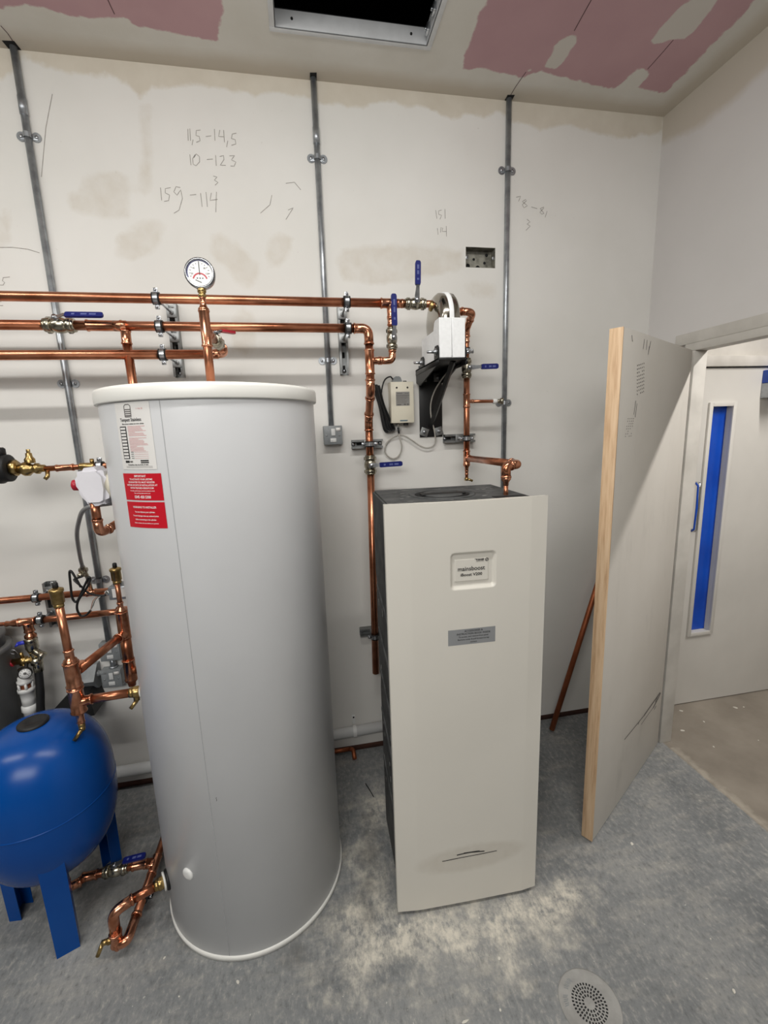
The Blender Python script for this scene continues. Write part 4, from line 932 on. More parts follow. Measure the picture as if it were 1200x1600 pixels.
bm = B(); tube(bm, spline([(-1.388, -0.03, 1.966), (-1.402, -0.035, 1.978), (-1.428, -0.04, 1.965), (-1.443, -0.04, 1.93), (-1.449, -0.036, 1.88), (-1.438, -0.03, 1.83), (-1.420, -0.03, 1.78)]), 0.0036, 10); obj('lead', bm, 'black_cable', t)
for k in range(6):
    bm = B(); o_ = k * 0.0055; yy = -0.018 - 0.007 * (k % 3); d1 = random.uniform(-0.006, 0.004)
    tube(bm, spline([(-1.484 + o_, yy, 1.930 + d1), (-1.478 + o_ * 0.8, yy - 0.004, 1.942 + d1), (-1.470 + o_ * 0.6, yy - 0.008, 1.930 + d1), (-1.450 + o_ * 0.5, yy - 0.008, 1.85), (-1.428 + o_ * 0.8, yy - 0.006, 1.775), (-1.413 + o_ * 0.9, yy - 0.004, 1.732 - d1), (-1.425 + o_ * 0.9, yy, 1.722 - d1), (-1.440 + o_ * 0.8, yy + 0.002, 1.745), (-1.458 + o_ * 0.5, yy + 0.002, 1.85)], 6, True), 0.0036, 8, closed=True); obj('loop', bm, 'black_cable', t)
bm = B(); tube(bm, [(-1.370, -0.034, 1.762), (-1.370, -0.034, 1.744)], 0.004, 10); tube(bm, [(-1.370, -0.034, 1.742), (-1.367, -0.034, 1.712)], [0.0058, 0.0042], 10, mi=1)
pts = [(-1.367, -0.034, 1.715), (-1.363, -0.034, 1.69), (-1.354, -0.03, 1.655), (-1.356, -0.02, 1.625), (-1.372, -0.012, 1.600), (-1.395, -0.010, 1.592), (-1.42, -0.010, 1.605), (-1.434, -0.012, 1.63), (-1.428, -0.014, 1.665), (-1.40, -0.016, 1.692), (-1.365, -0.02, 1.706), (-1.335, -0.022, 1.700), (-1.30, -0.022, 1.678), (-1.26, -0.020, 1.650), (-1.225, -0.020, 1.638), (-1.195, -0.022, 1.645), (-1.182, -0.024, 1.67), (-1.186, -0.026, 1.72), (-1.203, -0.03, 1.79), (-1.206, -0.04, 1.85), (-1.196, -0.07, 1.905), (-1.178, -0.13, 1.955), (-1.160, -0.20, 1.99), (-1.152, -0.24, 2.003)]
tube(bm, spline(pts, 6), 0.0033, 10)
tag(obj('sensor_cable', bm, ['grey_cable', 'black']), 'thin grey cable looping from the cream control box up to the black bracket', 'cable')

# ------------------------------------------------------------------ tall hot water cylinder
TX, TY, TR, TZ = -2.1135, -0.5698, 0.3275, 1.872
t = thing('water_cylinder', 'tall pale grey hot water cylinder with white rim and red stickers', 'water cylinder', (TX, TY, 0))
bm = B(); lathe(bm, [(0.0, TR - 0.004), (0.002, TR + 0.004), (0.017, TR + 0.005), (0.021, TR + 0.001)], (TX, TY, 0), (0, 0, 1), 128); obj('base_ring', bm, 'tank_white', t)
bm = B(); lathe(bm, [(0.019, TR - 0.004), (0.021, TR), (1.838, TR)], (TX, TY, 0), (0, 0, 1), 128, cap=False); body = obj('casing', bm, 'tank', t)
bm = B(); lathe(bm, [(1.829, TR - 0.002), (1.829, TR + 0.0085), (1.832, TR + 0.010), (1.862, TR + 0.010), (1.869, TR + 0.007), (1.872, TR - 0.002), (1.870, TR - 0.05), (1.870, 0.0)], (TX, TY, 0), (0, 0, 1), 128, cap=False); obj('lid', bm, 'tank_white', t)
def on_tank(deg0, z0, lift=0.0009):
    def f(s, v):
        a = R(deg0) + s / TR
        return (TX + (TR + lift) * math.cos(a), TY + (TR + lift) * math.sin(a), z0 + v)
    return f
bm = B()
for d0, d1 in ((-101.6, -105.0),):
    for k in range(24):
        za, zb = 0.022 + 1.806 * k / 24, 0.022 + 1.806 * (k + 1) / 24
        f0 = on_tank(-103.2, 0, 0.0004); ws = 0.0009
        s = lambda z: (z - 0.95) * -0.004
        bm.faces.new([bm.verts.new(f0(s(za) - ws, za)), bm.verts.new(f0(s(za) + ws, za)), bm.verts.new(f0(s(zb) + ws, zb)), bm.verts.new(f0(s(zb) - ws, zb))])
obj('seam', bm, 'seam', body, smooth=False)
# information label
F1, F2 = on_tank(-119.4, 1.648), on_tank(-119.4, 1.648, 0.0014)
LWd = 0.060
bm = B(); add_rect(bm, -LWd, 0, LWd, 0.178, F1, 12); lab = obj('information_label', bm, 'label_white', t)
bm = B()
# crest: small castle-like block with stripes
for k in range(4): add_rect(bm, -0.022, 0.142 + k * 0.0052, 0.0, 0.1445 + k * 0.0052, F2, 2, 1)
stroke(bm, [(-0.022, 0.140), (-0.022, 0.168), (-0.017, 0.172), (-0.005, 0.172), (0.0, 0.168), (0.0, 0.140), (-0.022, 0.140)], 0.0022, F2, 1)
add_text(bm, 'Tempest Stainless', 0.0125, F2, (-0.006, 0.132), bold=0.00022, xs=0.82)
add_text(bm, 'Mains pressure stainless hot water cylinder', 0.0047, F2, (0.0, 0.1215), bold=0.00012, xs=0.92)
add_rect(bm, -0.049, 0.0285, -0.0245, 0.1155, F2, 3)
stroke(bm, [(-0.044, 0.021), (-0.028, 0.021)], 0.006, F2); stroke(bm, [(-0.026, 0.021), (-0.016, 0.021)], 0.004, F2, 1)
stroke(bm, [(0.012, 0.0235), (0.038, 0.0235)], 0.0035, F2); stroke(bm, [(0.012, 0.0185), (0.038, 0.0185)], 0.003, F2)
add_text(bm, 'Technical/Parts Help Line: 01522 157 0041', 0.0045, F2, (0.0, 0.0125), bold=0.00012, xs=0.92)
for k in range(2): stroke(bm, [(-0.044, 0.0085 - k * 0.0032), (0.048, 0.0085 - k * 0.0032)], 0.0006, F2, 1)
for k in range(4): stroke(bm, [(-0.018, 0.047 - k * 0.0055), (-0.008, 0.047 - k * 0.0055)], 0.0014, F2)
obj('print', bm, ['ink', 'ink_soft'], lab, smooth=False)
F3 = on_tank(-119.4, 1.648, 0.0019)
bm = B()
for k in range(10): add_rect(bm, -0.0465, 0.0305 + k * 0.0085, -0.027, 0.0362 + k * 0.0085, F3, 2)
obj('table_cell', bm, 'label_white', lab, smooth=False)
bm = B()
for k in range(22):
    if k in (9,): continue
    z = 0.1150 - k * 0.0031; stroke(bm, [(-0.0185, z), (-0.0185 + random.uniform(0.042, 0.062) * (0.55 if k % 6 == 5 else 1), z)], 0.0009, F2)
for k in range(4): stroke(bm, [(-0.006, 0.0465 - k * 0.0055), (0.040, 0.0465 - k * 0.0055)], 0.0006, F2)
add_text(bm, '11 Feb 20', 0.0055, F2, (0.028, 0.160))
obj('red_print', bm, 'ink_red', lab, smooth=False)
# red stickers
def sticker(z, h, rows, nm):
    G1, G2 = on_tank(-119.1, z), on_tank(-119.1, z, 0.0015)
    bm = B(); add_rect(bm, -0.067, 0, 0.067, h, G1, 12); s = obj(nm, bm, 'label_red', t)
    bm = B()
    for txt, zz, sz, bd in rows: add_text(bm, txt, sz, G2, (0, zz), bold=bd, xs=0.9)
    obj('lettering', bm, 'ink_white', s, smooth=False)
sticker(1.563, 0.074, [('IMPORTANT', 0.0665, 0.0080, 0.0002), ('TO ACTIVATE YOUR LIFETIME', 0.0578, 0.0066, 0.00016), ('GUARANTEE YOU MUST REGISTER', 0.0498, 0.0066, 0.00016), ('WITHIN 30 DAYS OF INSTALLATION AT', 0.0418, 0.0066, 0.00016), ('WWW.TELFORD-GROUP.COM', 0.0338, 0.0066, 0.00016), ('For further guidance please consult the installation manual', 0.0262, 0.0040, 0.0001), ('If you need help please contact us on', 0.0198, 0.0042, 0.0001), ('0345 450 5300', 0.0090, 0.0105, 0.0003)], 'red_sticker')
sticker(1.4855, 0.073, [('WARNING TO INSTALLER', 0.0580, 0.0078, 0.0002), ('You can damage your cylinder.', 0.0448, 0.0064, 0.00014), ('To avoid damage make any soldered joints', 0.0338, 0.0058, 0.00014), ('before connecting to this cylinder.', 0.0234, 0.0060, 0.00014), ('Failure to observe this may invalidate your guarantee', 0.0134, 0.0044, 0.0001)], 'red_sticker')
# drip cap low on the casing
a = R(-123.2); dv = Vector((math.cos(a), math.sin(a), 0)); pc = Vector((TX, TY, 0.325)) + dv * (TR - 0.002)
bm = B(); lathe(bm, [(0, 0.021), (0.004, 0.021), (0.008, 0.018), (0.0095, 0.010), (0.0097, 0.001)], pc, dv, 36); obj('blank_plug', bm, 'white_plastic', t)
# nick on the casing
bm = B(); Fn = on_tank(-99.5, 0.62, 0.0006); stroke(bm, [(0, 0), (0.002, 0.004), (0.0, 0.009), (0.002, 0.013)], 0.0016, Fn); obj('scratch', bm, 'ink_soft', body, smooth=False)

# tappings on the left flank
def boss(par, ang_deg, z, rad=0.03, out=0.02, m='tank_white', nm='tapping_collar'):
    d = Vector((math.cos(R(ang_deg)), math.sin(R(ang_deg)), 0)); p = Vector((TX, TY, z)) + d * (TR - 0.003)
    bm = B(); lathe(bm, [(0, rad), (out * 0.6, rad), (out, rad * 0.85)], p, d, 28); obj(nm, bm, m, par); return p + d * out, d

# ------------------------------------------------------------------ booster unit with white front panel
bx, by = -1.3405, -0.888; bang = math.atan2(-0.018, 0.531)
t = thing('booster_unit', 'tall white fronted water booster unit with a dark foam body', 'water booster', (bx, by, 0), bang)
PX0, PX1, PZ0, PZ1 = -0.2645, 0.2625, 0.016, 1.511
cx_, cz_, bw, bh, br = 0.0135, 1.2845, 0.077, 0.062, 0.016
def rr_sdf(X, Z, cx, cz, hw, hh, r):
    qx, qz = np.abs(X - cx) - (hw - r), np.abs(Z - cz) - (hh - r)
    return np.hypot(np.maximum(qx, 0), np.maximum(qz, 0)) + np.minimum(np.maximum(qx, qz), 0) - r
xs = sorted(set([round(v, 5) for v in list(np.linspace(PX0, PX1, 50)) + list(np.linspace(cx_ - 0.095, cx_ + 0.095, 84)) + list(np.linspace(-0.205, -0.172, 9)) + list(np.linspace(0.19, 0.222, 9))]))
zs = sorted(set([round(v, 5) for v in list(np.linspace(PZ0, PZ1, 100)) + list(np.linspace(cz_ - 0.08, cz_ + 0.08, 72))]))
X, Z = np.meshgrid(xs, zs, indexing='ij')
sm = lambda e0, e1, v: np.clip((v - e0) / (e1 - e0), 0, 1) ** 2 * (3 - 2 * np.clip((v - e0) / (e1 - e0), 0, 1))
tl = np.clip((-0.186 - X) / 0.0785, 0, 1); trr = np.clip((X - 0.206) / 0.0565, 0, 1)
D = 0.0065 * np.where(tl > 0, tl, 0) + 0.006 * trr
D += -0.003 * np.cos(np.clip((X + 0.01) / 0.2, -1.57, 1.57)) + 0.003
s1 = rr_sdf(X, Z, cx_, cz_, bw, bh, br); D = D + 0.011 * (1 - sm(-0.012, 0.0, s1))
s2 = rr_sdf(X, Z, cx_ - 0.003, cz_, bw - 0.020, bh - 0.024, 0.003); D = D - 0.0035 * (1 - sm(-0.003, 0.0, s2))
crv = 0.004 * np.cos(np.clip(X / 0.2645, -1, 1) * PI / 2)       # top edge slightly bowed
Zs = Z + crv * np.clip((Z - 1.45) / 0.06, 0, 1) * -1.0
verts = [(a, d, b_) for a, d, b_ in zip(X.ravel(), D.ravel(), Zs.ravel())]
nz = len(zs); faces = [(i * nz + j, (i + 1) * nz + j, (i + 1) * nz + j + 1, i * nz + j + 1) for i in range(len(xs) - 1) for j in range(nz - 1)]
border = [i * nz for i in range(len(xs))] + [(len(xs) - 1) * nz + j for j in range(1, nz)] + [i * nz + nz - 1 for i in range(len(xs) - 2, -1, -1)] + [j for j in range(nz - 2, 0, -1)]
def ringv(inset, depth, absolute=False):
    out = []
    for v in border:
        x_, d_, z_ = verts[v]
        x2 = min(max(x_, PX0 + inset), PX1 - inset); z2 = min(max(z_, PZ0 + inset), PZ1 - 0.004 - inset) if inset else z_
        verts.append((x2, depth if absolute else d_ + depth, z2)); out.append(len(verts) - 1)
    return out
r0 = border
for ins, dep, ab in ((-0.0012, 0.0025, False), (-0.0012, 0.022, False), (0.004, 0.022, False)):
    r1 = ringv(ins, dep, ab)
    for k in range(len(r0)):
        faces.append((r0[(k + 1) % len(r0)], r0[k], r1[k], r1[(k + 1) % len(r0)]))
    r0 = r1
faces.append(tuple(r0))
me = bpy.data.meshes.new('front_panel'); me.from_pydata(verts, [], faces); me.update()
at = me.attributes.new('dust', 'FLOAT', 'POINT')
dd = np.array([math.hypot((v[0] - 0.01) / 0.19, (v[2] - 0.205 - v[0] * 0.02) / 0.052) - 1 for v in verts], np.float32) * 0.12
at.data.foreach_set('value', dd)
m, nt, b = base_mat('booster_white')
c = ramp(nt, noise(nt, 2, 3), [(0.3, lin((212, 208, 199))), (0.7, lin((216, 212, 203)))])
dm = math_n(nt, 'MULTIPLY', attr_mask(nt, 'dust', 0.05, 20, 0.02), maprange(nt, noise(nt, 30, 4), 0.2, 0.8, 0.3, 0.6))
nt.links.new(mix(nt, dm, c, lin((190, 183, 171))), b.inputs['Base Color']); b.inputs['Roughness'].default_value = 0.42
bump(nt, b, noise(nt, 240, 2), 0.05, 0.001)
me.materials.append(m)
panel = bpy.data.objects.new('front_panel', me); C.objects.link(panel); panel.parent = t
bmx = bmesh.new(); bmx.from_mesh(me)
for e in bmx.edges:
    if len(e.link_faces) == 2 and e.calc_face_angle(0) > R(50): e.smooth = False
for f in bmx.faces: f.smooth = True
bmesh.ops.recalc_face_normals(bmx, faces=bmx.faces)
bmx.to_mesh(me); bmx.free()
yb = 0.0035 + 0.003
fl = lambda a, b_: (a, 0.0066, b_)
bm = B()
add_text(bm, 'mainsboost', 0.0195, fl, (0.0085, 1.289), bold=0.0003)
add_text(bm, 'iBoost V200', 0.0132, fl, (0.0085, 1.2695), bold=0.0003, xs=1.1)
add_text(bm, 'TURNER', 0.0072, fl, (0.037, 1.3155), bold=0.0003)
stroke(bm, [(0.019, 1.3195), (0.052, 1.3195)], 0.0012, fl); stroke(bm, [(0.024, 1.3105), (0.050, 1.3105)], 0.0008, fl)
stroke(bm, [(0.060 + 0.0048 * math.cos(2 * PI * k / 20), 1.3155 + 0.0048 * math.sin(2 * PI * k / 20)) for k in range(21)], 0.002, fl); stroke(bm, [(0.0575, 1.313), (0.0625, 1.318)], 0.0018, fl)
obj('badge_lettering', bm, 'ink', panel, local=True, smooth=False)
fs_ = lambda a, b_: (a, -0.0003 + 0.003 - 0.003 * math.cos((a + 0.01) / 0.2), b_)
fs2 = lambda a, b_: (a, -0.0008 + 0.003 - 0.003 * math.cos((a + 0.01) / 0.2), b_)
bm = B(); add_rect(bm, -0.0715, 1.035, 0.0885, 1.089, lambda a, b_: fs_(a, b_), 10); sl = obj('notice_sticker', bm, 'label_grey', t, local=True, smooth=False)
bm = B()
for k, (s, sz) in enumerate((('ACCESSORIES &', 0.0088), ('INSTRUCTION BOOK INSIDE', 0.0088), ('To access, and remove front panel', 0.0072), ('Remove screw & pull forward at top', 0.0072), ('corners', 0.0072))): add_text(bm, s, sz, fs2, (0.014, 1.0815 - k * 0.0096), bold=0.0001)
obj('lettering', bm, 'ink', sl, local=True, smooth=False)
bm = B()
for s, wd in (([(-0.10, 0.210), (-0.03, 0.2125), (0.03, 0.2130), (0.105, 0.2145)], 0.0028), ([(-0.046, 0.226), (0.0, 0.228), (0.058, 0.2225)], 0.0042), ([(-0.02, 0.2305), (0.04, 0.2285)], 0.002)): stroke(bm, spline([(p[0], p[1], 0) for p in s], 5), wd, fs2)
obj('scuff_mark', bm, 'ink', panel, local=True, smooth=False)
# dark foam body
bm = B()
side = [(0.03, 0.02), (0.03, 1.498), (0.435, 1.498), (0.435, 1.17), (0.40, 1.12), (0.43, 1.08), (0.43, 0.96), (0.395, 0.92), (0.43, 0.87), (0.43, 0.76), (0.40, 0.72), (0.415, 0.66), (0.40, 0.05), (0.40, 0.02)]
prism(bm, side, -0.246, 0.246, 'x'); bmesh.ops.bevel(bm, geom=bm.edges[:], offset=0.006, segments=2, affect='EDGES'); fb = obj('foam_body', bm, 'foam_dark', t, local=True)
for z_ in (0.30, 0.52, 0.70, 0.88, 1.06):
    bm = B(); prism(bm, [(0.06, z_ - 0.012), (0.38, z_ + 0.055), (0.38, z_ + 0.070), (0.06, z_ + 0.003)], -0.251, -0.244, 'x'); obj('side_rib', bm, 'foam_dark', fb, local=True)
bm = B(); Rr = 0.118
lathe(bm, [(0.0, Rr), (0.004, Rr), (0.005, Rr - 0.008), (0.0012, Rr - 0.014), (0.0012, 0.075), (0.005, 0.070), (0.006, 0.06), (0.006, 0.001)], (-0.02, 0.235, 1.497), (0, 0, 1), 48); lid = obj('filler_lid', bm, 'foam_dark', t, local=True)
bm = B(); lathe(bm, [(0, 0.098), (0.0006, 0.098)], (-0.02, 0.235, 1.4985), (0, 0, 1), 40); obj('lid_groove', bm, 'dark', lid, local=True)
bm = B(); box(bm, (-0.10, 0.205, 1.5005), (0.06, 0.250, 1.5045), 0.002); obj('dark_recess', bm, 'black', lid, local=True)  # thin black slab paints the dark of a flush recess in the lid
for lo, hi in (((-0.15, 0.05, 1.497), (0.02, 0.085, 1.4992)), ((0.12, 0.06, 1.497), (0.235, 0.12, 1.4992))):
    bm = B(); box(bm, lo, hi); obj('top_slot', bm, 'dark', fb, local=True, smooth=False)
bm = B()
for k in range(44):
    x0, y0 = random.uniform(-0.22, 0.22), random.uniform(0.06, 0.40); prism(bm, [(x0 + random.uniform(0.004, 0.014) * math.cos(2 * PI * q / 6), y0 + random.uniform(0.002, 0.006) * math.sin(2 * PI * q / 6)) for q in range(6)], 1.4975, 1.4987, 'z')
for k in range(16):
    y0, z0_ = random.uniform(0.05, 0.38), random.uniform(0.25, 1.1); prism(bm, [(y0 + random.uniform(0.003, 0.01) * math.cos(2 * PI * q / 6), z0_ + random.uniform(0.004, 0.02) * math.sin(2 * PI * q / 6)) for q in range(6)], -0.2475, -0.2455, 'x')
ps = obj('plaster_splash', bm, 'dusty', fb, local=True, smooth=False); ps['kind'] = 'stuff'
bm = B(); lathe(bm, [(0, 0.006), (0.004, 0.005)], (-0.2475, 0.035, 0.985), (-1, 0, 0), 12); obj('panel_screw', bm, 'chrome', fb, local=True)
bm = B(); box(bm, (-0.24, 0.03, 0.0), (0.24, 0.40, 0.022), 0.003); obj('plinth', bm, 'black', t, local=True)

# ------------------------------------------------------------------ blue expansion vessel
vx, vy, VR, VZ = -2.815, -0.575, 0.213, 0.500
t = thing('expansion_vessel', 'blue expansion vessel on three legs at the lower left', 'expansion vessel', (vx, vy, 0))
prof = []
for k in range(41):
    a = -PI / 2 + PI * k / 40; ex = 2.6
    cc, ss = abs(math.cos(a)) ** (2 / ex), math.copysign(abs(math.sin(a)) ** (2 / ex), math.sin(a))
    prof.append((VZ + ss * (0.272 if ss > 0 else 0.285), VR * cc))
bm = B(); lathe(bm, prof, (vx, vy, 0), (0, 0, 1), 72, cap=False); obj('shell', bm, 'blue_tank', t)
bm = B(); lathe(bm, [(VZ - 0.004, VR - 0.001), (VZ - 0.002, VR + 0.0014), (VZ + 0.002, VR + 0.0014), (VZ + 0.004, VR - 0.001)], (vx, vy, 0), (0, 0, 1), 72, cap=False); obj('weld_seam', bm, 'blue_tank', t)
bm = B(); lathe(bm, [(0.764, 0.046), (0.776, 0.046), (0.780, 0.040), (0.780, 0.024), (0.776, 0.020), (0.776, 0.001)], (vx, vy, 0), (0, 0, 1), 40); obj('valve_cap', bm, 'black', t)
bm = B(); lathe(bm, [(0.20, 0.024), (0.235, 0.024)], (vx, vy, 0), (0, 0, 1), 20); lathe(bm, [(0.05, 0.0165), (0.21, 0.0165)], (vx, vy, 0), (0, 0, 1), 20); obj('bottom_connection', bm, 'brass', t)
for ad in (-66, 175, 54):
    a = R(ad); d = Vector((math.cos(a), math.sin(a), 0)); s_ = Vector((-d.y, d.x, 0)); c0 = Vector((vx, vy, 0)) + d * 0.178
    bm = B()
    def legplate(offs, th):
        A = [c0 + s_ * p + d * q for p, q in offs]
    w2 = 0.033
    prof_ = [(-w2, 0.012), (w2, 0.012), (w2, -0.030), (w2 - 0.003, -0.030), (w2 - 0.003, 0.009), (-w2 + 0.003, 0.009), (-w2 + 0.003, -0.030), (-w2, -0.030)]
    A = [bm.verts.new(c0 + s_ * p + d * q) for p, q in prof_]; D_ = [bm.verts.new(c0 + s_ * p * 1.08 + d * (q + 0.004) + Vector((0, 0, 0.365))) for p, q in prof_]
    for i in range(8): bm.faces.new((A[i], A[(i + 1) % 8], D_[(i + 1) % 8], D_[i]))
    bm.faces.new(A[::-1]); bm.faces.new(D_); bmesh.ops.recalc_face_normals(bm, faces=bm.faces)
    obj('leg', bm, 'blue_tank', t, smooth=False)

# ------------------------------------------------------------------ pipework on the left
t = run('p', 'upper of two lower-left copper pipes, ending at the motorised valve', (-2.9, -0.125, 1.06))
pipe(t, [(-5.6, -0.125, 1.076), (-2.70, -0.125, 1.080)], 0.014); cpl(t, (-2.795, -0.125, 1.079), (-2.755, -0.125, 1.079), 0.014); pipe(t, [(-2.71, -0.125, 1.08), (-2.60, -0.125, 1.08)], 0.011)
t = run('p', 'lower of two lower-left copper pipes with a tee feeding the pressure valve', (-2.9, -0.125, 0.965))
pipe(t, [(-3.075, -0.125, 0.976), (-2.755, -0.125, 0.980)], 0.014); pipe(t, [(-5.6, -0.125, 0.972), (-3.06, -0.125, 0.976)], 0.0085)
bm = B(); lathe(bm, [(-0.02, 0.010), (-0.014, 0.0125), (0, 0.010), (0.012, 0.015), (0.03, 0.0165), (0.036, 0.0185), (0.04, 0.0165)], (-3.105, -0.125, 0.975), (1, 0, 0), 20); lathe(bm, [(0, 0.009), (0.005, 0.012), (0.016, 0.0115), (0.02, 0.009)], (-3.165, -0.125, 0.974), (1, 0, 0), 18); obj('reducer', bm, 'copper_fitting', t)
tee(t, (-3.075, -0.125, 0.976), (-3.008, -0.125, 0.977), (-3.040, -0.125, 0.970), (-3.038, -0.125, 0.930), 0.0145, 0.0165)
bm = B(); lathe(bm, [(0, 0.015), (0.014, 0.015), (0.02, 0.022), (0.032, 0.0225), (0.036, 0.020)], (-3.038, -0.125, 0.936), (0, 0, -1), 20); obj('union', bm, 'copper_fitting', t)
elbow(t, (-2.775, -0.125, 0.980), (-2.60, -0.128, 0.985), (-2.598, -0.21, 0.995), 0.0145, 0.05) if False else None
bm = B(); tube(bm, [(-2.76, -0.125, 0.980), (-2.66, -0.125, 0.982)], 0.014, 18); obj('tube', bm, 'copper', t)
elbow(t, (-2.685, -0.125, 0.982), (-2.617, -0.125, 0.984), (-2.600, -0.235, 0.992), 0.018, 0.06)
pipe(t, [(-2.604, -0.21, 0.990), (-2.598, -0.29, 0.996)], 0.018)

# vertical manifolds with automatic air vents
def air_vent(x, yv, z, label):
    v = thing('air_vent', label, 'air vent', (x, yv, z), group='brass automatic air vents')
    bm = B(); hexnut(bm, (x, yv, z), (0, 0, 1), 0.017, 0.010)
    lathe(bm, [(0.009, 0.013), (0.014, 0.0185), (0.050, 0.0185), (0.052, 0.021), (0.060, 0.021), (0.062, 0.018), (0.066, 0.008)], (x, yv, z), (0, 0, 1), 28); obj('body', bm, 'brass', v)
    bm = B(); lathe(bm, [(0.062, 0.0085), (0.080, 0.0078), (0.083, 0.006)], (x, yv, z), (0, 0, 1), 14); obj('cap', bm, 'black', v)
mx, my = -2.646, -0.615
t = run('p', 'front copper manifold over the blue vessel with a tee to the tall cylinder', (mx, my, 0.70))
pipe(t, [(mx, my, 0.99), (mx - 0.004, my, 1.200)], 0.0125)
bm = B(); lathe(bm, [(0, 0.0145), (0.004, 0.0168), (0.008, 0.0140), (0.03, 0.0140), (0.034, 0.019), (0.044, 0.0225), (0.050, 0.023)], (mx, my, 1.045), (0, 0, -1), 22); obj('reducer', bm, 'copper_fitting', t)
cpl(t, (mx, my, 0.912), (mx, my, 1.000), 0.0205, 'tee_body')
pipe(t, [(mx, my, 0.93), (mx, my, 0.82)], 0.0205)
mrx, mry = -2.597, -0.30
cpl(t, (mx, my, 0.815), (mx, my, 0.905), 0.0205, 'tee_body')
bm = B(); sleeve(bm, (mx + 0.045, my + 0.004, 0.855), (mx + 0.008, my, 0.853), 0.015); obj('tee_branch', bm, 'copper_fitting', t)
bm = B(); lathe(bm, [(0, 0.0205), (0.006, 0.021), (0.016, 0.0125), (0.040, 0.0115), (0.043, 0.0138), (0.047, 0.0115)], (mx, my, 0.820), (0, 0, -1), 20); obj('reducer', bm, 'copper_fitting', t)
bm = B(); hexnut(bm, (mx, my, 0.772), (0, 0, -1), 0.012, 0.012); lathe(bm, [(0, 0.010), (0.012, 0.010), (0.018, 0.007)], (mx, my, 0.761), (0, 0, -1), 14); tube(bm, [(mx + 0.002, my, 0.754), (mx - 0.020, my - 0.020, 0.722)], 0.0068, 12); obj('drain_cock', bm, 'brass', t)
ang_b = 180.0 + 5
pe, dd_ = boss(t, 186, 0.858, 0.024, 0.014)
pipe(t, [(mx + 0.03, my + 0.003, 0.855), tuple(pe + dd_ * 0.03)], 0.015)
bm = B(); hexnut(bm, pe, dd_, 0.022, 0.022); lathe(bm, [(0.02, 0.018), (0.034, 0.0165)], pe, dd_, 20); lathe(bm, [(0, 0.010), (0.03, 0.010)], pe + dd_ * 0.012, (0, -0.2, -1), 12); tube(bm, [pe + dd_ * 0.012 + Vector((0.002, -0.006, -0.028)), pe + dd_ * 0.012 + Vector((-0.018, -0.020, -0.050))], 0.0065, 12); obj('tank_union', bm, 'brass', t)
air_vent(mx - 0.005, my, 1.198, 'brass air vent on top of the front copper manifold at the left')
t = run('p', 'rear copper manifold beside the tall cylinder, joined by a sloping link pipe', (mrx, mry, 0.72))
pipe(t, [(mrx, mry, 1.05), (mrx, mry, 1.180)], 0.0095)
bm = B(); lathe(bm, [(0, 0.012), (0.006, 0.0125), (0.010, 0.010), (0.022, 0.011), (0.032, 0.0205), (0.044, 0.0215)], (mrx, mry, 1.085), (0, 0, -1), 20); obj('reducer', bm, 'copper_fitting', t)
cpl(t, (mrx, mry, 0.930), (mrx, mry, 1.045), 0.0205, 'tee_body')
bm = B(); lathe(bm, [(0, 0.0215), (0.004, 0.026), (0.010, 0.0215), (0.03, 0.0215)], (mrx, mry + 0.05, 0.995), (0, -1, 0), 20); obj('tee_branch', bm, 'copper_fitting', t)
pipe(t, [(mrx, mry, 0.94), (mrx, mry, 0.80)], 0.0205)
cpl(t, (mrx, mry, 0.745), (mrx, mry, 0.835), 0.0205)
bm = B(); lathe(bm, [(0, 0.022), (0.008, 0.022), (0.014, 0.016), (0.030, 0.014)], (mrx, mry, 0.747), (0, 0, -1), 20); hexnut(bm, (mrx + 0.018, mry - 0.01, 0.79), (1, -0.4, 0), 0.016, 0.014); obj('reducer', bm, 'old_copper', t)
pipe(t, [(mx + 0.012, my + 0.02, 0.960), (mrx - 0.006, mry - 0.015, 0.948)], 0.0155, nm='link_pipe')
bm = B(); dlk = (Vector((mrx, mry, 0.948)) - Vector((mx, my, 0.962))).normalized(); p0 = Vector((mx, my, 0.961)); sleeve(bm, p0 + dlk * 0.055, p0 + dlk * 0.01, 0.0165); obj('tee_branch', bm, 'copper_fitting', t)
bm = B(); p1 = Vector((mrx, mry, 0.948)); sleeve(bm, p1 - dlk * 0.05, p1 - dlk * 0.01, 0.0165); obj('tee_branch', bm, 'copper_fitting', t)
air_vent(mrx + 0.001, mry, 1.166, 'brass air vent on top of the rear copper manifold touching the tall cylinder')

# motorised valve, flexible hose and its black lead
t = thing('motorised_valve', 'grey motorised valve head on the upper lower-left pipe', 'valve', (-2.63, -0.16, 1.06))
bm = B(); box(bm, (-2.672, -0.215, 1.066), (-2.585, -0.135, 1.124), 0.006); hb = obj('actuator_head', bm, 'galv', t)
bm = B(); box(bm, (-2.655, -0.217, 1.078), (-2.605, -0.2148, 1.116)); obj('label', bm, 'label_white', hb, smooth=False)
bm = B(); box(bm, (-2.655, -0.20, 1.124), (-2.632, -0.165, 1.158), 0.004); obj('lever_cap', bm, 'black', t)
bm = B(); lathe(bm, [(0, 0.012), (0.008, 0.014), (0.016, 0.012), (0.026, 0.008)], (-2.670, -0.185, 1.092), (-1, 0, 0), 16); obj('cable_gland', bm, 'chrome', t)
bm = B(); lathe(bm, [(-0.05, 0.0155), (-0.035, 0.019), (-0.015, 0.024), (0.015, 0.024), (0.035, 0.019), (0.05, 0.0155)], (-2.63, -0.125, 1.08), (1, 0, 0), 18); tube(bm, [(-2.63, -0.16, 1.07), (-2.63, -0.125, 1.08)], 0.018, 14); obj('brass_body', bm, 'brass', t)

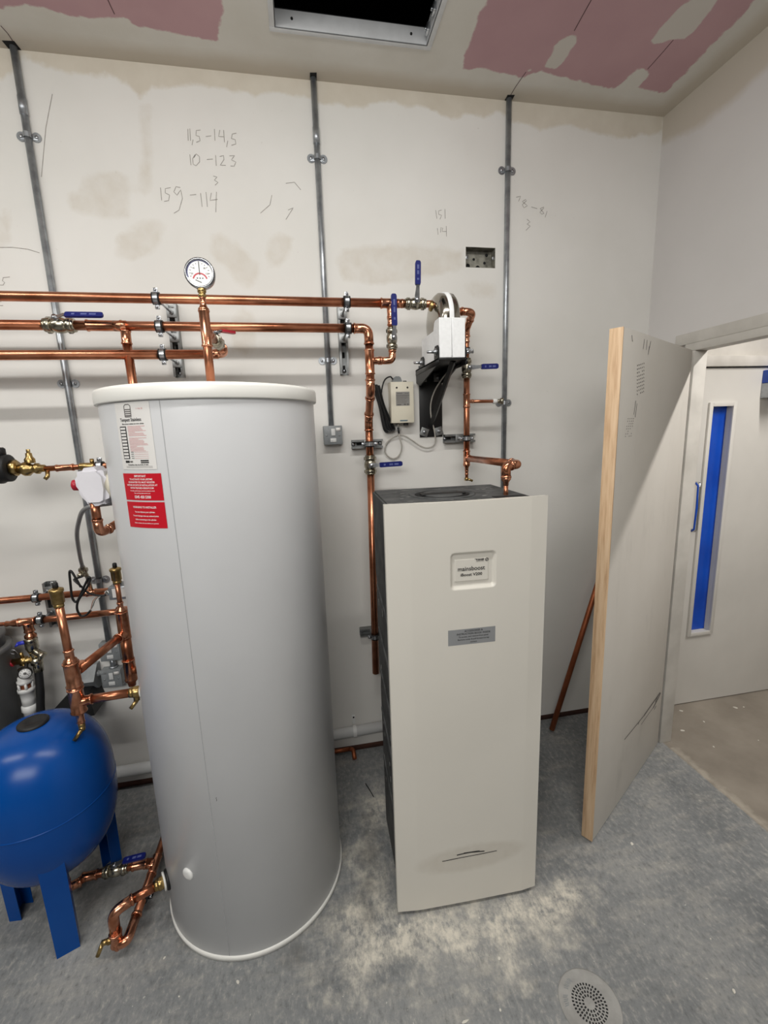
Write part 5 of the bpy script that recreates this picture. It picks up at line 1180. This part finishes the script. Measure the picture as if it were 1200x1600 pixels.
t = thing('flexible_hose', 'braided flexible hose curving from the tall cylinder down to a small valve', 'hose', (-2.6, -0.4, 1.15))
pe, dd_ = boss(t, 184, 1.526, 0.018, 0.010, 'zinc', 'end_nut')
m, nt, b = base_mat('steel_braid')
wv = node(nt, 'ShaderNodeTexNoise'); wv.inputs['Scale'].default_value = 900
nt.links.new(ramp(nt, wv.outputs['Fac'], [(0.4, lin((96, 98, 102))), (0.6, lin((205, 206, 208)))]), b.inputs['Base Color'])
b.inputs['Metallic'].default_value = 0.85; b.inputs['Roughness'].default_value = 0.42; bump(nt, b, wv.outputs['Fac'], 0.5, 0.001); M['braid'] = m
hp = [tuple(pe + dd_ * 0.01), (-2.515, -0.592, 1.520), (-2.560, -0.56, 1.502), (-2.605, -0.50, 1.458), (-2.655, -0.42, 1.400), (-2.700, -0.33, 1.332), (-2.742, -0.24, 1.262), (-2.772, -0.17, 1.205)]
bm = B(); tube(bm, spline(hp, 7), 0.0072, 14); obj('braided_sleeve', bm, 'braid', t)
bm = B(); d9 = (Vector(hp[-1]) - Vector(hp[-2])).normalized(); lathe(bm, [(0, 0.0085), (0.02, 0.0085)], Vector(hp[-1]) - d9 * 0.018, d9, 14); hexnut(bm, hp[-1], d9, 0.0115, 0.014); lathe(bm, [(-0.015, 0.010), (0.015, 0.010)], Vector(hp[-1]) + d9 * 0.022, (1, 0, 0), 12)
tube(bm, [Vector(hp[-1]) + d9 * 0.012, (-2.775, -0.135, 1.15), (-2.775, -0.125, 1.082)], 0.0085, 12); lathe(bm, [(-0.004, 0.010), (0.02, 0.012), (0.03, 0.009)], (-2.778, -0.145, 1.172), (-0.5, -0.8, 0), 12); obj('filling_valve', bm, 'nickel', t)
t = thing('valve_lead', 'black looped cable with bare wire ends at the motorised valve', 'cable', (-2.77, -0.19, 1.0))
yv = -0.185
A1 = [(-2.772, yv, 1.172), (-2.797, yv, 1.165), (-2.801, yv - .006, 1.160), (-2.776, yv - .01, 1.131), (-2.757, yv - .012, 1.105), (-2.728, yv - .006, 1.087), (-2.700, yv, 1.082), (-2.684, yv, 1.090)]
A2 = [(-2.776, yv - .016, 1.131), (-2.792, yv - .014, 1.175), (-2.803, yv - .012, 1.200), (-2.811, yv - .012, 1.198), (-2.816, yv - .01, 1.142), (-2.818, yv - .01, 1.090), (-2.808, yv - .01, 1.067), (-2.792, yv - .012, 1.083), (-2.768, yv - .016, 1.125), (-2.747, yv - .018, 1.160), (-2.739, yv - .018, 1.172), (-2.736, yv - .018, 1.162), (-2.748, yv - .022, 1.134), (-2.770, yv - .022, 1.105), (-2.793, yv - .022, 1.073), (-2.802, yv - .02, 1.038), (-2.793, yv - .018, 1.008), (-2.773, yv - .016, 1.009), (-2.754, yv - .014, 1.026)]
bm = B(); tube(bm, spline(A1, 5), 0.0042, 10); tube(bm, spline(A2, 5), 0.0046, 10); obj('sheath', bm, 'black_cable', t)
for k, mm in enumerate(('old_copper', 'grey_cable', 'black_cable', 'white_plastic')):
    bm = B(); tube(bm, spline([(-2.755, yv - .014, 1.025), (-2.748 + 0.003 * k, yv - .016, 1.045), (-2.738 + 0.004 * k, yv - .012, 1.070), (-2.715 + 0.003 * k, yv, 1.084), (-2.690, yv, 1.088)], 5), 0.0013, 6); obj('wire_core', bm, mm, t)

# relief valve with white cover
t = thing('relief_valve', 'white covered relief valve with red knob on the flank of the cylinder', 'relief valve', (-2.515, -0.60, 1.52))
bm = B()
oc = [(-0.050, 0.020), (-0.046, 0.052), (-0.02, 0.064), (0.02, 0.064), (0.046, 0.050), (0.052, 0.020), (0.048, -0.040), (0.030, -0.060), (-0.006, -0.062), (-0.034, -0.050)]
oc = [(-0.048, 0.038), (-0.030, 0.058), (0.028, 0.060), (0.050, 0.036), (0.052, -0.010), (0.044, -0.052), (0.024, -0.062), (-0.014, -0.062), (-0.028, -0.046), (-0.046, -0.010)]
prism(bm, [(-2.488 + a * 0.95, 1.588 + b_) for a, b_ in oc], -0.652, -0.560, 'y'); bmesh.ops.bevel(bm, geom=bm.edges[:], offset=0.013, segments=4, affect='EDGES'); obj('cover', bm, 'lilac_white', t)
bm = B(); lathe(bm, [(0, 0.014), (0.018, 0.014), (0.020, 0.0175), (0.032, 0.0170), (0.035, 0.012)], (-2.522, -0.606, 1.592), (-1, 0, 0), 22); obj('red_knob', bm, 'red', t)
d = Vector((math.cos(R(186)), math.sin(R(186)), 0)); p = Vector((TX, TY, 1.588)) + d * (TR - 0.004)
bm = B(); lathe(bm, [(0, 0.046), (0.010, 0.046), (0.014, 0.040), (0.02, 0.034)], p, d, 28); obj('collar', bm, 'cream', t)
dp = thing('copper_pipe', 'short copper discharge pipe under the white relief valve, turning behind the cylinder', 'pipe', (-2.518, -0.60, 1.44), group='copper pipe runs')
pipe(dp, [(-2.503, -0.604, 1.535), (-2.503, -0.604, 1.468)], 0.0135)
elbow(dp, (-2.503, -0.604, 1.478), (-2.503, -0.604, 1.432), (-2.488, -0.560, 1.436), 0.0135, 0.03)
pipe(dp, [(-2.492, -0.572, 1.435), (-2.475, -0.47, 1.450), (-2.475, -0.20, 1.450)], 0.0135, 0.02)

# circulator and its isolating valves at the left edge
py_, pz = -0.30, 1.640
t = thing('pump', 'black circulating pump at the left edge with brass union', 'pump', (-2.93, py_, pz - 0.05))
bm = B(); lathe(bm, [(-0.16, 0.045), (-0.15, 0.055), (-0.05, 0.056), (-0.045, 0.050), (-0.022, 0.050), (-0.018, 0.044)], (-2.875, py_, pz), (1, 0, 0), 32); lathe(bm, [(0, 0.022), (0.03, 0.022), (0.036, 0.016)], (-2.925, py_, pz + 0.04), (0, 0, 1), 20); obj('motor_housing', bm, 'black', t)
bm = B(); hexnut(bm, (-2.892, py_, pz), (1, 0, 0), 0.030, 0.022); obj('union_nut', bm, 'brass', t)
t = thing('isolating_valve', 'brass isolating valve with square spindle next to the black pump', 'valve', (-2.85, py_, pz - 0.03))
bm = B(); lathe(bm, [(0, 0.017), (0.012, 0.019), (0.022, 0.026), (0.036, 0.026), (0.046, 0.017), (0.056, 0.016), (0.060, 0.020), (0.070, 0.020), (0.072, 0.014), (0.090, 0.013)], (-2.872, py_, pz - 0.006), (1, 0, 0), 22); obj('body', bm, 'brass', t)
bm = B(); lathe(bm, [(0.015, 0.017), (0.030, 0.017), (0.038, 0.011), (0.052, 0.010)], (-2.828, py_, pz), (0, 0, 1), 16); box(bm, (-2.833, py_ - 0.005, pz + 0.05), (-2.823, py_ + 0.005, pz + 0.066), 0.001); obj('spindle', bm, 'brass', t)
bm = B(); tube(bm, [(-2.775, py_, pz - 0.012), (-2.772, py_ - 0.012, pz - 0.036), (-2.780, py_ - 0.018, pz - 0.046)], [0.008, 0.0075, 0.007], 10); obj('test_point', bm, 'brass', t)
t = run('p', 'short copper and brass pipe from the pump towards the white relief valve', (-2.7, py_, pz - 0.03))
pipe(t, [(-2.79, py_, pz - 0.008), (-2.50, py_, pz - 0.006)], 0.0105)
cpl(t, (-2.745, py_, pz - 0.008), (-2.685, py_, pz - 0.007), 0.011)
bm = B(); lathe(bm, [(0, 0.012), (0.004, 0.014), (0.05, 0.0135), (0.054, 0.011)], (-2.665, py_, pz - 0.006), (1, 0, 0), 16); lathe(bm, [(0, 0.008), (0.022, 0.007)], (-2.62, py_, pz), (0, 0, 1), 12); obj('compression_elbow', bm, 'brass', t)
clamp((-2.594, py_, pz - 0.006), (1, 0, 0), 0.0115, 0.0, 'clamp on the short pipe above the white relief valve')

# pressure reducing group hanging from the lower pipe
t = thing('reducing_valve', 'nickel plated pressure reducing valve hanging from the lower-left pipe', 'valve', (-3.03, -0.13, 0.80))
vx2, vy2 = -3.034, -0.135
bm = B(); lathe(bm, [(0, 0.020), (0.004, 0.0245), (0.012, 0.0245), (0.014, 0.022), (0.020, 0.0245), (0.045, 0.0245), (0.060, 0.018), (0.066, 0.016)], (vx2, vy2, 0.905), (0, 0, -1), 24); obj('valve_body', bm, 'nickel', t)
bm = B(); lathe(bm, [(0, 0.014), (0.024, 0.0155), (0.040, 0.0165), (0.043, 0.019), (0.054, 0.019), (0.056, 0.013)], (vx2 + 0.004, vy2 - 0.006, 0.852), (0.78, -0.25, -0.52), 22); obj('strainer_cap', bm, 'nickel', t)
bm = B(); tube(bm, [(vx2, vy2, 0.85), (vx2 + 0.004, vy2, 0.80)], 0.015, 18); hexnut(bm, (vx2 + 0.012, vy2 - 0.014, 0.800), (0.2, -1, 0), 0.018, 0.016); obj('outlet', bm, 'nickel', t)
bm = B(); tube(bm, [(vx2 - 0.02, vy2, 0.888), (vx2 - 0.048, vy2, 0.885)], 0.0085, 12); tube(bm, [(vx2 - 0.048, vy2, 0.885), (vx2 - 0.062, vy2 - 0.004, 0.873)], [0.009, 0.002], 10); obj('blue_thumb_knob', bm, 'blue_knob', t)
t = thing('safety_group', 'brass safety valve with small dial and red cap left of the reducing valve', 'safety valve', (-3.07, -0.15, 0.78))
bm = B(); tube(bm, [(-3.028, -0.14, 0.806), (-3.115, -0.14, 0.806)], 0.014, 18); lathe(bm, [(-0.016, 0.017), (0.016, 0.017)], (-3.072, -0.14, 0.806), (0, 0, 1), 18); tube(bm, [(-3.075, -0.14, 0.82), (-3.078, -0.14, 0.845)], 0.007, 10); obj('body', bm, 'brass', t)
bm = B(); lathe(bm, [(0, 0.014), (0.004, 0.0155), (0.030, 0.0150), (0.036, 0.012)], (-3.110, -0.14, 0.802), (-1, 0, -0.05), 22); obj('red_cap', bm, 'red', t)
g0 = Vector((-3.052, -0.175, 0.770)); ga = Vector((0.35, -1, 0.10)).normalized()
bm = B(); lathe(bm, [(0, 0.018), (0.004, 0.024), (0.018, 0.024), (0.020, 0.0215)], g0, ga, 32, cap=False); tube(bm, [(-3.06, -0.145, 0.80), tuple(g0)], 0.007, 10); gg = obj('gauge_case', bm, 'black', t)
bm = B(); lathe(bm, [(0.0165, 0.0220), (0.0175, 0.0215), (0.0176, 0.001)], g0, ga, 32, cap=False); obj('gauge_dial', bm, 'white_plastic', gg)
_, uu, vv = frame_of(ga); gc = g0 + ga * 0.0182
gr = Vector((ga.y * -1, ga.x, 0)).normalized(); gu = gr.cross(ga) * (1 if gr.cross(ga).z > 0 else -1)
fg = lambda a, b_: tuple(gc + gr * a + gu * b_)
bm = B(); stroke(bm, [(-0.002, 0.001), (0.011, -0.006)], 0.0022, fg); stroke(bm, [(0.004 * math.cos(2 * PI * k / 12), 0.004 * math.sin(2 * PI * k / 12)) for k in range(13)], 0.003, fg)
for k in range(9):
    a = R(225 - 270 * k / 8); stroke(bm, [(0.014 * math.cos(a), 0.014 * math.sin(a)), (0.018 * math.cos(a), 0.018 * math.sin(a))], 0.0016, fg)
obj('gauge_print', bm, 'ink', gg, smooth=False)
bm = B(); tube(bm, spline([(-3.082, -0.15, 0.842), (-3.092, -0.15, 0.862), (-3.104, -0.152, 0.866), (-3.108, -0.152, 0.852), (-3.095, -0.15, 0.846)], 5), 0.0012, 6); obj('tag_wire', bm, 'zinc', t)
t = thing('tundish', 'white plastic tundish hanging under the brass safety valve', 'tundish', (-3.073, -0.15, 0.575))
wx, wy = -3.074, -0.155
bm = B(); lathe(bm, [(0.745, 0.016), (0.742, 0.024), (0.728, 0.024), (0.726, 0.029), (0.714, 0.029)], (wx, wy, 0), (0, 0, 1), 28); lathe(bm, [(0.690, 0.030), (0.688, 0.032), (0.676, 0.032), (0.674, 0.027), (0.640, 0.025), (0.612, 0.025)], (wx, wy, 0), (0, 0, 1), 28); 
for k in range(6):
    a = 2 * PI * k / 6; box(bm, (wx + 0.026 * math.cos(a) - 0.004, wy + 0.026 * math.sin(a) - 0.004, 0.688), (wx + 0.026 * math.cos(a) + 0.004, wy + 0.026 * math.sin(a) + 0.004, 0.716))
obj('funnel', bm, 'white_plastic', t)
bm = B(); lathe(bm, [(0.688, 0.020), (0.716, 0.020)], (wx, wy, 0), (0, 0, 1), 20); obj('opening', bm, 'old_copper', t)
bm = B(); lathe(bm, [(0.612, 0.024), (0.609, 0.030), (0.584, 0.031), (0.580, 0.026), (0.40, 0.020)], (wx, wy, 0), (0, 0, 1), 10); obj('compression_nut', bm, 'white_plastic', t)
bm = B(); lathe(bm, [(0.78, 0.017), (0.745, 0.017)], (wx, wy, 0), (0, 0, 1), 16); obj('inlet', bm, 'nickel', t)
bm = B(); tube(bm, spline([(-3.018, -0.145, 0.80), (-3.020, -0.15, 0.74), (-3.022, -0.16, 0.66), (-3.030, -0.165, 0.58), (-3.04, -0.16, 0.45), (-3.04, -0.12, 0.30), (-3.04, -0.06, 0.15)], 6), 0.0155, 16)
hz_ = obj('rubber_hose', bm, 'black'); tag(hz_, 'thick black rubber hose running down beside the white tundish', 'hose')
bm = B(); tube(bm, [(-3.017, -0.145, 0.815), (-3.019, -0.148, 0.755)], 0.0185, 16); o = obj('hose_ferrule', bm, 'nickel', hz_); 

gx, gy2 = -3.262, -0.16
t = thing('grey_tank', 'dark grey plastic cylinder cut off by the left edge of the picture', 'tank', (gx, gy2, 0))
bm = B(); lathe(bm, [(0, 0.145), (0.865, 0.145), (0.870, 0.150), (0.885, 0.150), (0.888, 0.142)], (gx, gy2, 0), (0, 0, 1), 56); obj('body', bm, 'grey_vessel', t)
bm = B(); lathe(bm, [(0.886, 0.128), (0.925, 0.126), (0.927, 0.133), (0.942, 0.133), (0.955, 0.11), (0.965, 0.05), (0.966, 0.001)], (gx, gy2, 0), (0, 0, 1), 56); obj('lid', bm, 'grey_vessel', t)

# pipework at the foot of the cylinder
t = run('p', 'copper pipe near the floor from the blue vessel to the pipes by the cylinder', (-2.6, -0.53, 0.05))
elbow(t, (-2.815, -0.575, 0.11), (-2.815, -0.57, 0.072), (-2.775, -0.55, 0.071), 0.015, 0.03)
pipe(t, [(-2.785, -0.553, 0.071), (-2.765, -0.533, 0.071), (-2.53, -0.528, 0.075)], 0.0145, 0.02)
cpl(t, (-2.778, -0.535, 0.071), (-2.725, -0.533, 0.071), 0.0148); cpl(t, (-2.60, -0.53, 0.073), (-2.545, -0.53, 0.074), 0.0148)
t = run('p', 'curved copper pipes rising from the floor into the foot of the cylinder', (-2.53, -0.7, 0.03))
pipe(t, [(-2.520, -0.15, 0.055), (-2.521, -0.50, 0.058), (-2.525, -0.735, 0.060)], 0.0145)
cpl(t, (-2.521, -0.49, 0.058), (-2.521, -0.57, 0.058), 0.0148, 'tee_body'); bm = B(); sleeve(bm, (-2.555, -0.53, 0.073), (-2.525, -0.53, 0.062), 0.0148); obj('tee_branch', bm, 'copper_fitting', t)
pe, dd_ = boss(t, 207, 0.185, 0.034, 0.012, 'black', 'rubber_washer')
bm = B(); lathe(bm, [(0, 0.030), (0.006, 0.030)], pe, dd_, 28); obj('white_collar', bm, 'tank_white', t)
bm = B(); hexnut(bm, pe + dd_ * 0.006, dd_, 0.022, 0.018); lathe(bm, [(0.02, 0.019), (0.036, 0.0165)], pe, dd_, 20); obj('tank_union', bm, 'brass', t)
q0 = pe + dd_ * 0.03; q1 = Vector((-2.510, -0.762, 0.178))
pipe(t, [tuple(q0), tuple(q1)], 0.0155)
elbow(t, tuple(q1 + (q0 - q1).normalized() * 0.004), (-2.560, -0.792, 0.176), (-2.561, -0.794, 0.085), 0.0155, 0.07)
pipe(t, [(-2.561, -0.794, 0.095), (-2.561, -0.794, 0.055)], 0.0155); cpl(t, (-2.561, -0.794, 0.098), (-2.561, -0.794, 0.048), 0.0165)
elbow(t, (-2.5245, -0.715, 0.060), (-2.527, -0.800, 0.060), (-2.561, -0.797, 0.050), 0.0150, 0.03)
bm = B(); hexnut(bm, (-2.572, -0.797, 0.075), (-1, -0.2, 0), 0.012, 0.014); lathe(bm, [(0, 0.009), (0.020, 0.009)], (-2.583, -0.799, 0.075), (-1, -0.2, 0), 12); tube(bm, [(-2.599, -0.802, 0.077), (-2.614, -0.816, 0.044)], 0.0066, 12); obj('drain_cock', bm, 'brass', t)
clamp((-2.523, -0.655, 0.060), (0, 1, 0), 0.0148, None, 'clamp round the pipe on the floor by the cylinder foot', lug=(1, 0, 0))

# white waste pipe along the foot of the wall
t = thing('waste_pipe', 'white plastic waste pipe along the foot of the back wall', 'pipe', (-2.2, -0.036, 0.10))
bm = B(); tube(bm, [(-3.4, -0.036, 0.112), (-2.2, -0.036, 0.132), (-1.15, -0.036, 0.160)], 0.0275, 24); obj('tube', bm, 'drain_white', t)
for x, z in ((-1.655, 0.1465),):
    bm = B(); lathe(bm, [(-0.009, 0.028), (-0.009, 0.0315), (0.009, 0.0315), (0.009, 0.028)], (x, -0.036, z), (1, 0, 0), 24, cap=False); box(bm, (x - 0.009, -0.006, z + 0.02), (x + 0.009, 0, z + 0.075), 0.002); cl = obj('strap_clip', bm, 'white_plastic', t)
    bm = B(); lathe(bm, [(0, 0.005), (0.002, 0.004)], (x, -0.006, z + 0.062), (0, -1, 0), 10); obj('screw', bm, 'dark', cl)

# leaning copper pipe
bm = B(); p0, p1 = Vector((-0.533, -0.101, 0.012)), Vector((-0.150, -0.017, 1.105)); tube(bm, [p0, p1], 0.0145, 18)
tag(obj('copper_pipe', bm, 'old_copper'), 'loose copper pipe leaning against the back wall behind the open door', 'pipe')
bm = B(); tube(bm, [(-1.80, -0.018, 0.030), (-1.685, -0.020, 0.032)], 0.011, 14); tube(bm, fillet([(-1.685, -0.020, 0.032), (-1.668, -0.028, 0.032), (-1.666, -0.075, 0.012)], 0.015), 0.0115, 14)
tag(obj('copper_offcut', bm, 'old_copper'), 'copper pipe offcut on the floor under the white waste pipe', 'pipe offcut')

# floor gully
t = thing('floor_gully', 'round plastic floor drain set into the concrete', 'floor drain', (-1.090, -1.233, 0))
bm = B(); lathe(bm, [(0.0, 0.0895), (0.0014, 0.0895), (0.0020, 0.0865), (0.0016, 0.084), (0.0016, 0.001)], (-1.090, -1.233, 0), (0, 0, 1), 64, cap=False); gp = obj('cover', bm, 'gully', t)
bm = B()
for rr, n in ((0.019, 14), (0.0285, 21), (0.038, 28), (0.0475, 34)):
    for k in range(n):
        a = 2 * PI * k / n + rr * 40; ca, sa = math.cos(a), math.sin(a); tw, th = 0.0023, 0.0032
        prism(bm, [(-1.090 + rr * ca + p * ca - q * sa, -1.233 + rr * sa + p * sa + q * ca) for p, q in ((-th, -tw), (th, -tw), (th, tw), (-th, tw))], 0.0014, 0.0019, 'z')
obj('drain_holes', bm, 'dark', gp, smooth=False)
bm = B()
for a0, n in ((108, 7), (150, 6)):
    for k in range(n):
        a = R(a0 + k * 4.2); r0 = 0.061 + 0.002 * (k % 2); stroke(bm, [(-1.09 + r0 * math.cos(a), -1.233 + r0 * math.sin(a)), (-1.09 + (r0 + 0.013) * math.cos(a + 0.05), -1.233 + (r0 + 0.013) * math.sin(a + 0.05))], 0.0024, lambda p, q: (p, q, 0.0022))
obj('rim_lettering', bm, 'panel_grey', gp, smooth=False)  # short dark strokes stand in for unreadable lettering on the drain rim

# crumbs and offcuts on the floor
def chip(x, yc, s, label, elong=1.0, m='lip', rot=None):
    rot = random.uniform(0, PI) if rot is None else rot; bm = B(); n = 7
    poly = []
    for k in range(n):
        a = 2 * PI * k / n; p, q = s * elong * math.cos(a) * random.uniform(0.7, 1.1), s * math.sin(a) * random.uniform(0.7, 1.1)
        poly.append((x + p * math.cos(rot) - q * math.sin(rot), yc + p * math.sin(rot) + q * math.cos(rot)))
    prism(bm, poly, 0, s * 0.5, 'z')
    return tag(obj('plaster_chip', bm, m, smooth=False), label, 'debris', 'plaster chips on the floor')
for x, yc, s, el, lb in ((0.316, -0.111, 0.010, 2.2, 'biggest plaster chip by the lobby door'), (0.178, -0.262, 0.011, 2.0, 'plaster chip beyond the doorway near the hinge side'), (0.36, -0.225, 0.008, 1.4, 'small plaster chip in the lobby near the biggest one'), (0.232, -0.407, 0.007, 1.5, 'plaster chip in the doorway by the screed line'),
    (0.652, -0.159, 0.010, 2.0, 'left one of two plaster chips close together under the blue vision panel'), (0.705, -0.165, 0.007, 1.3, 'right one of two plaster chips close together under the blue vision panel'), (0.506, -0.419, 0.005, 1.4, 'tiny plaster chip near the right edge of the lobby floor'),
    (-0.593, -0.805, 0.007, 1.3, 'plaster chip on the concrete in front of the open door'), (-0.642, -1.296, 0.006, 1.6, 'plaster chip at the lower right of the concrete floor'), (-0.586, -1.163, 0.003, 1.2, 'tiny crumb on the floor right of the round drain'),
    (-1.606, -0.905, 0.006, 1.8, 'plaster chip at the front left foot of the white booster'), (-1.306, -1.069, 0.006, 1.4, 'plaster chip in the dust before the white booster'), (-1.473, -1.196, 0.0045, 3.2, 'long pale sliver on the floor left of the round drain'),
    (-2.151, -0.956, 0.006, 1.4, 'plaster chip right at the foot of the tall cylinder'), (-2.406, -0.834, 0.0035, 1.8, 'small crumb at the lower left before the tall cylinder'), (-2.329, -0.956, 0.003, 1.4, 'tiny crumb on the floor at the bottom left'), (-1.36, -1.192, 0.004, 1.3, 'small crumb directly left of the round drain')):
    chip(x, yc, s * (0.62 if x > 0.1 else 0.85), lb, el)
bm = B(); tube(bm, [(-1.632, -0.243, 0.002), (-1.618, -0.29, 0.002), (-1.606, -0.332, 0.002)], 0.0022, 6)
tag(obj('cable_tie', bm, 'black'), 'black cable tie offcut on the floor between cylinder and booster', 'cable tie')
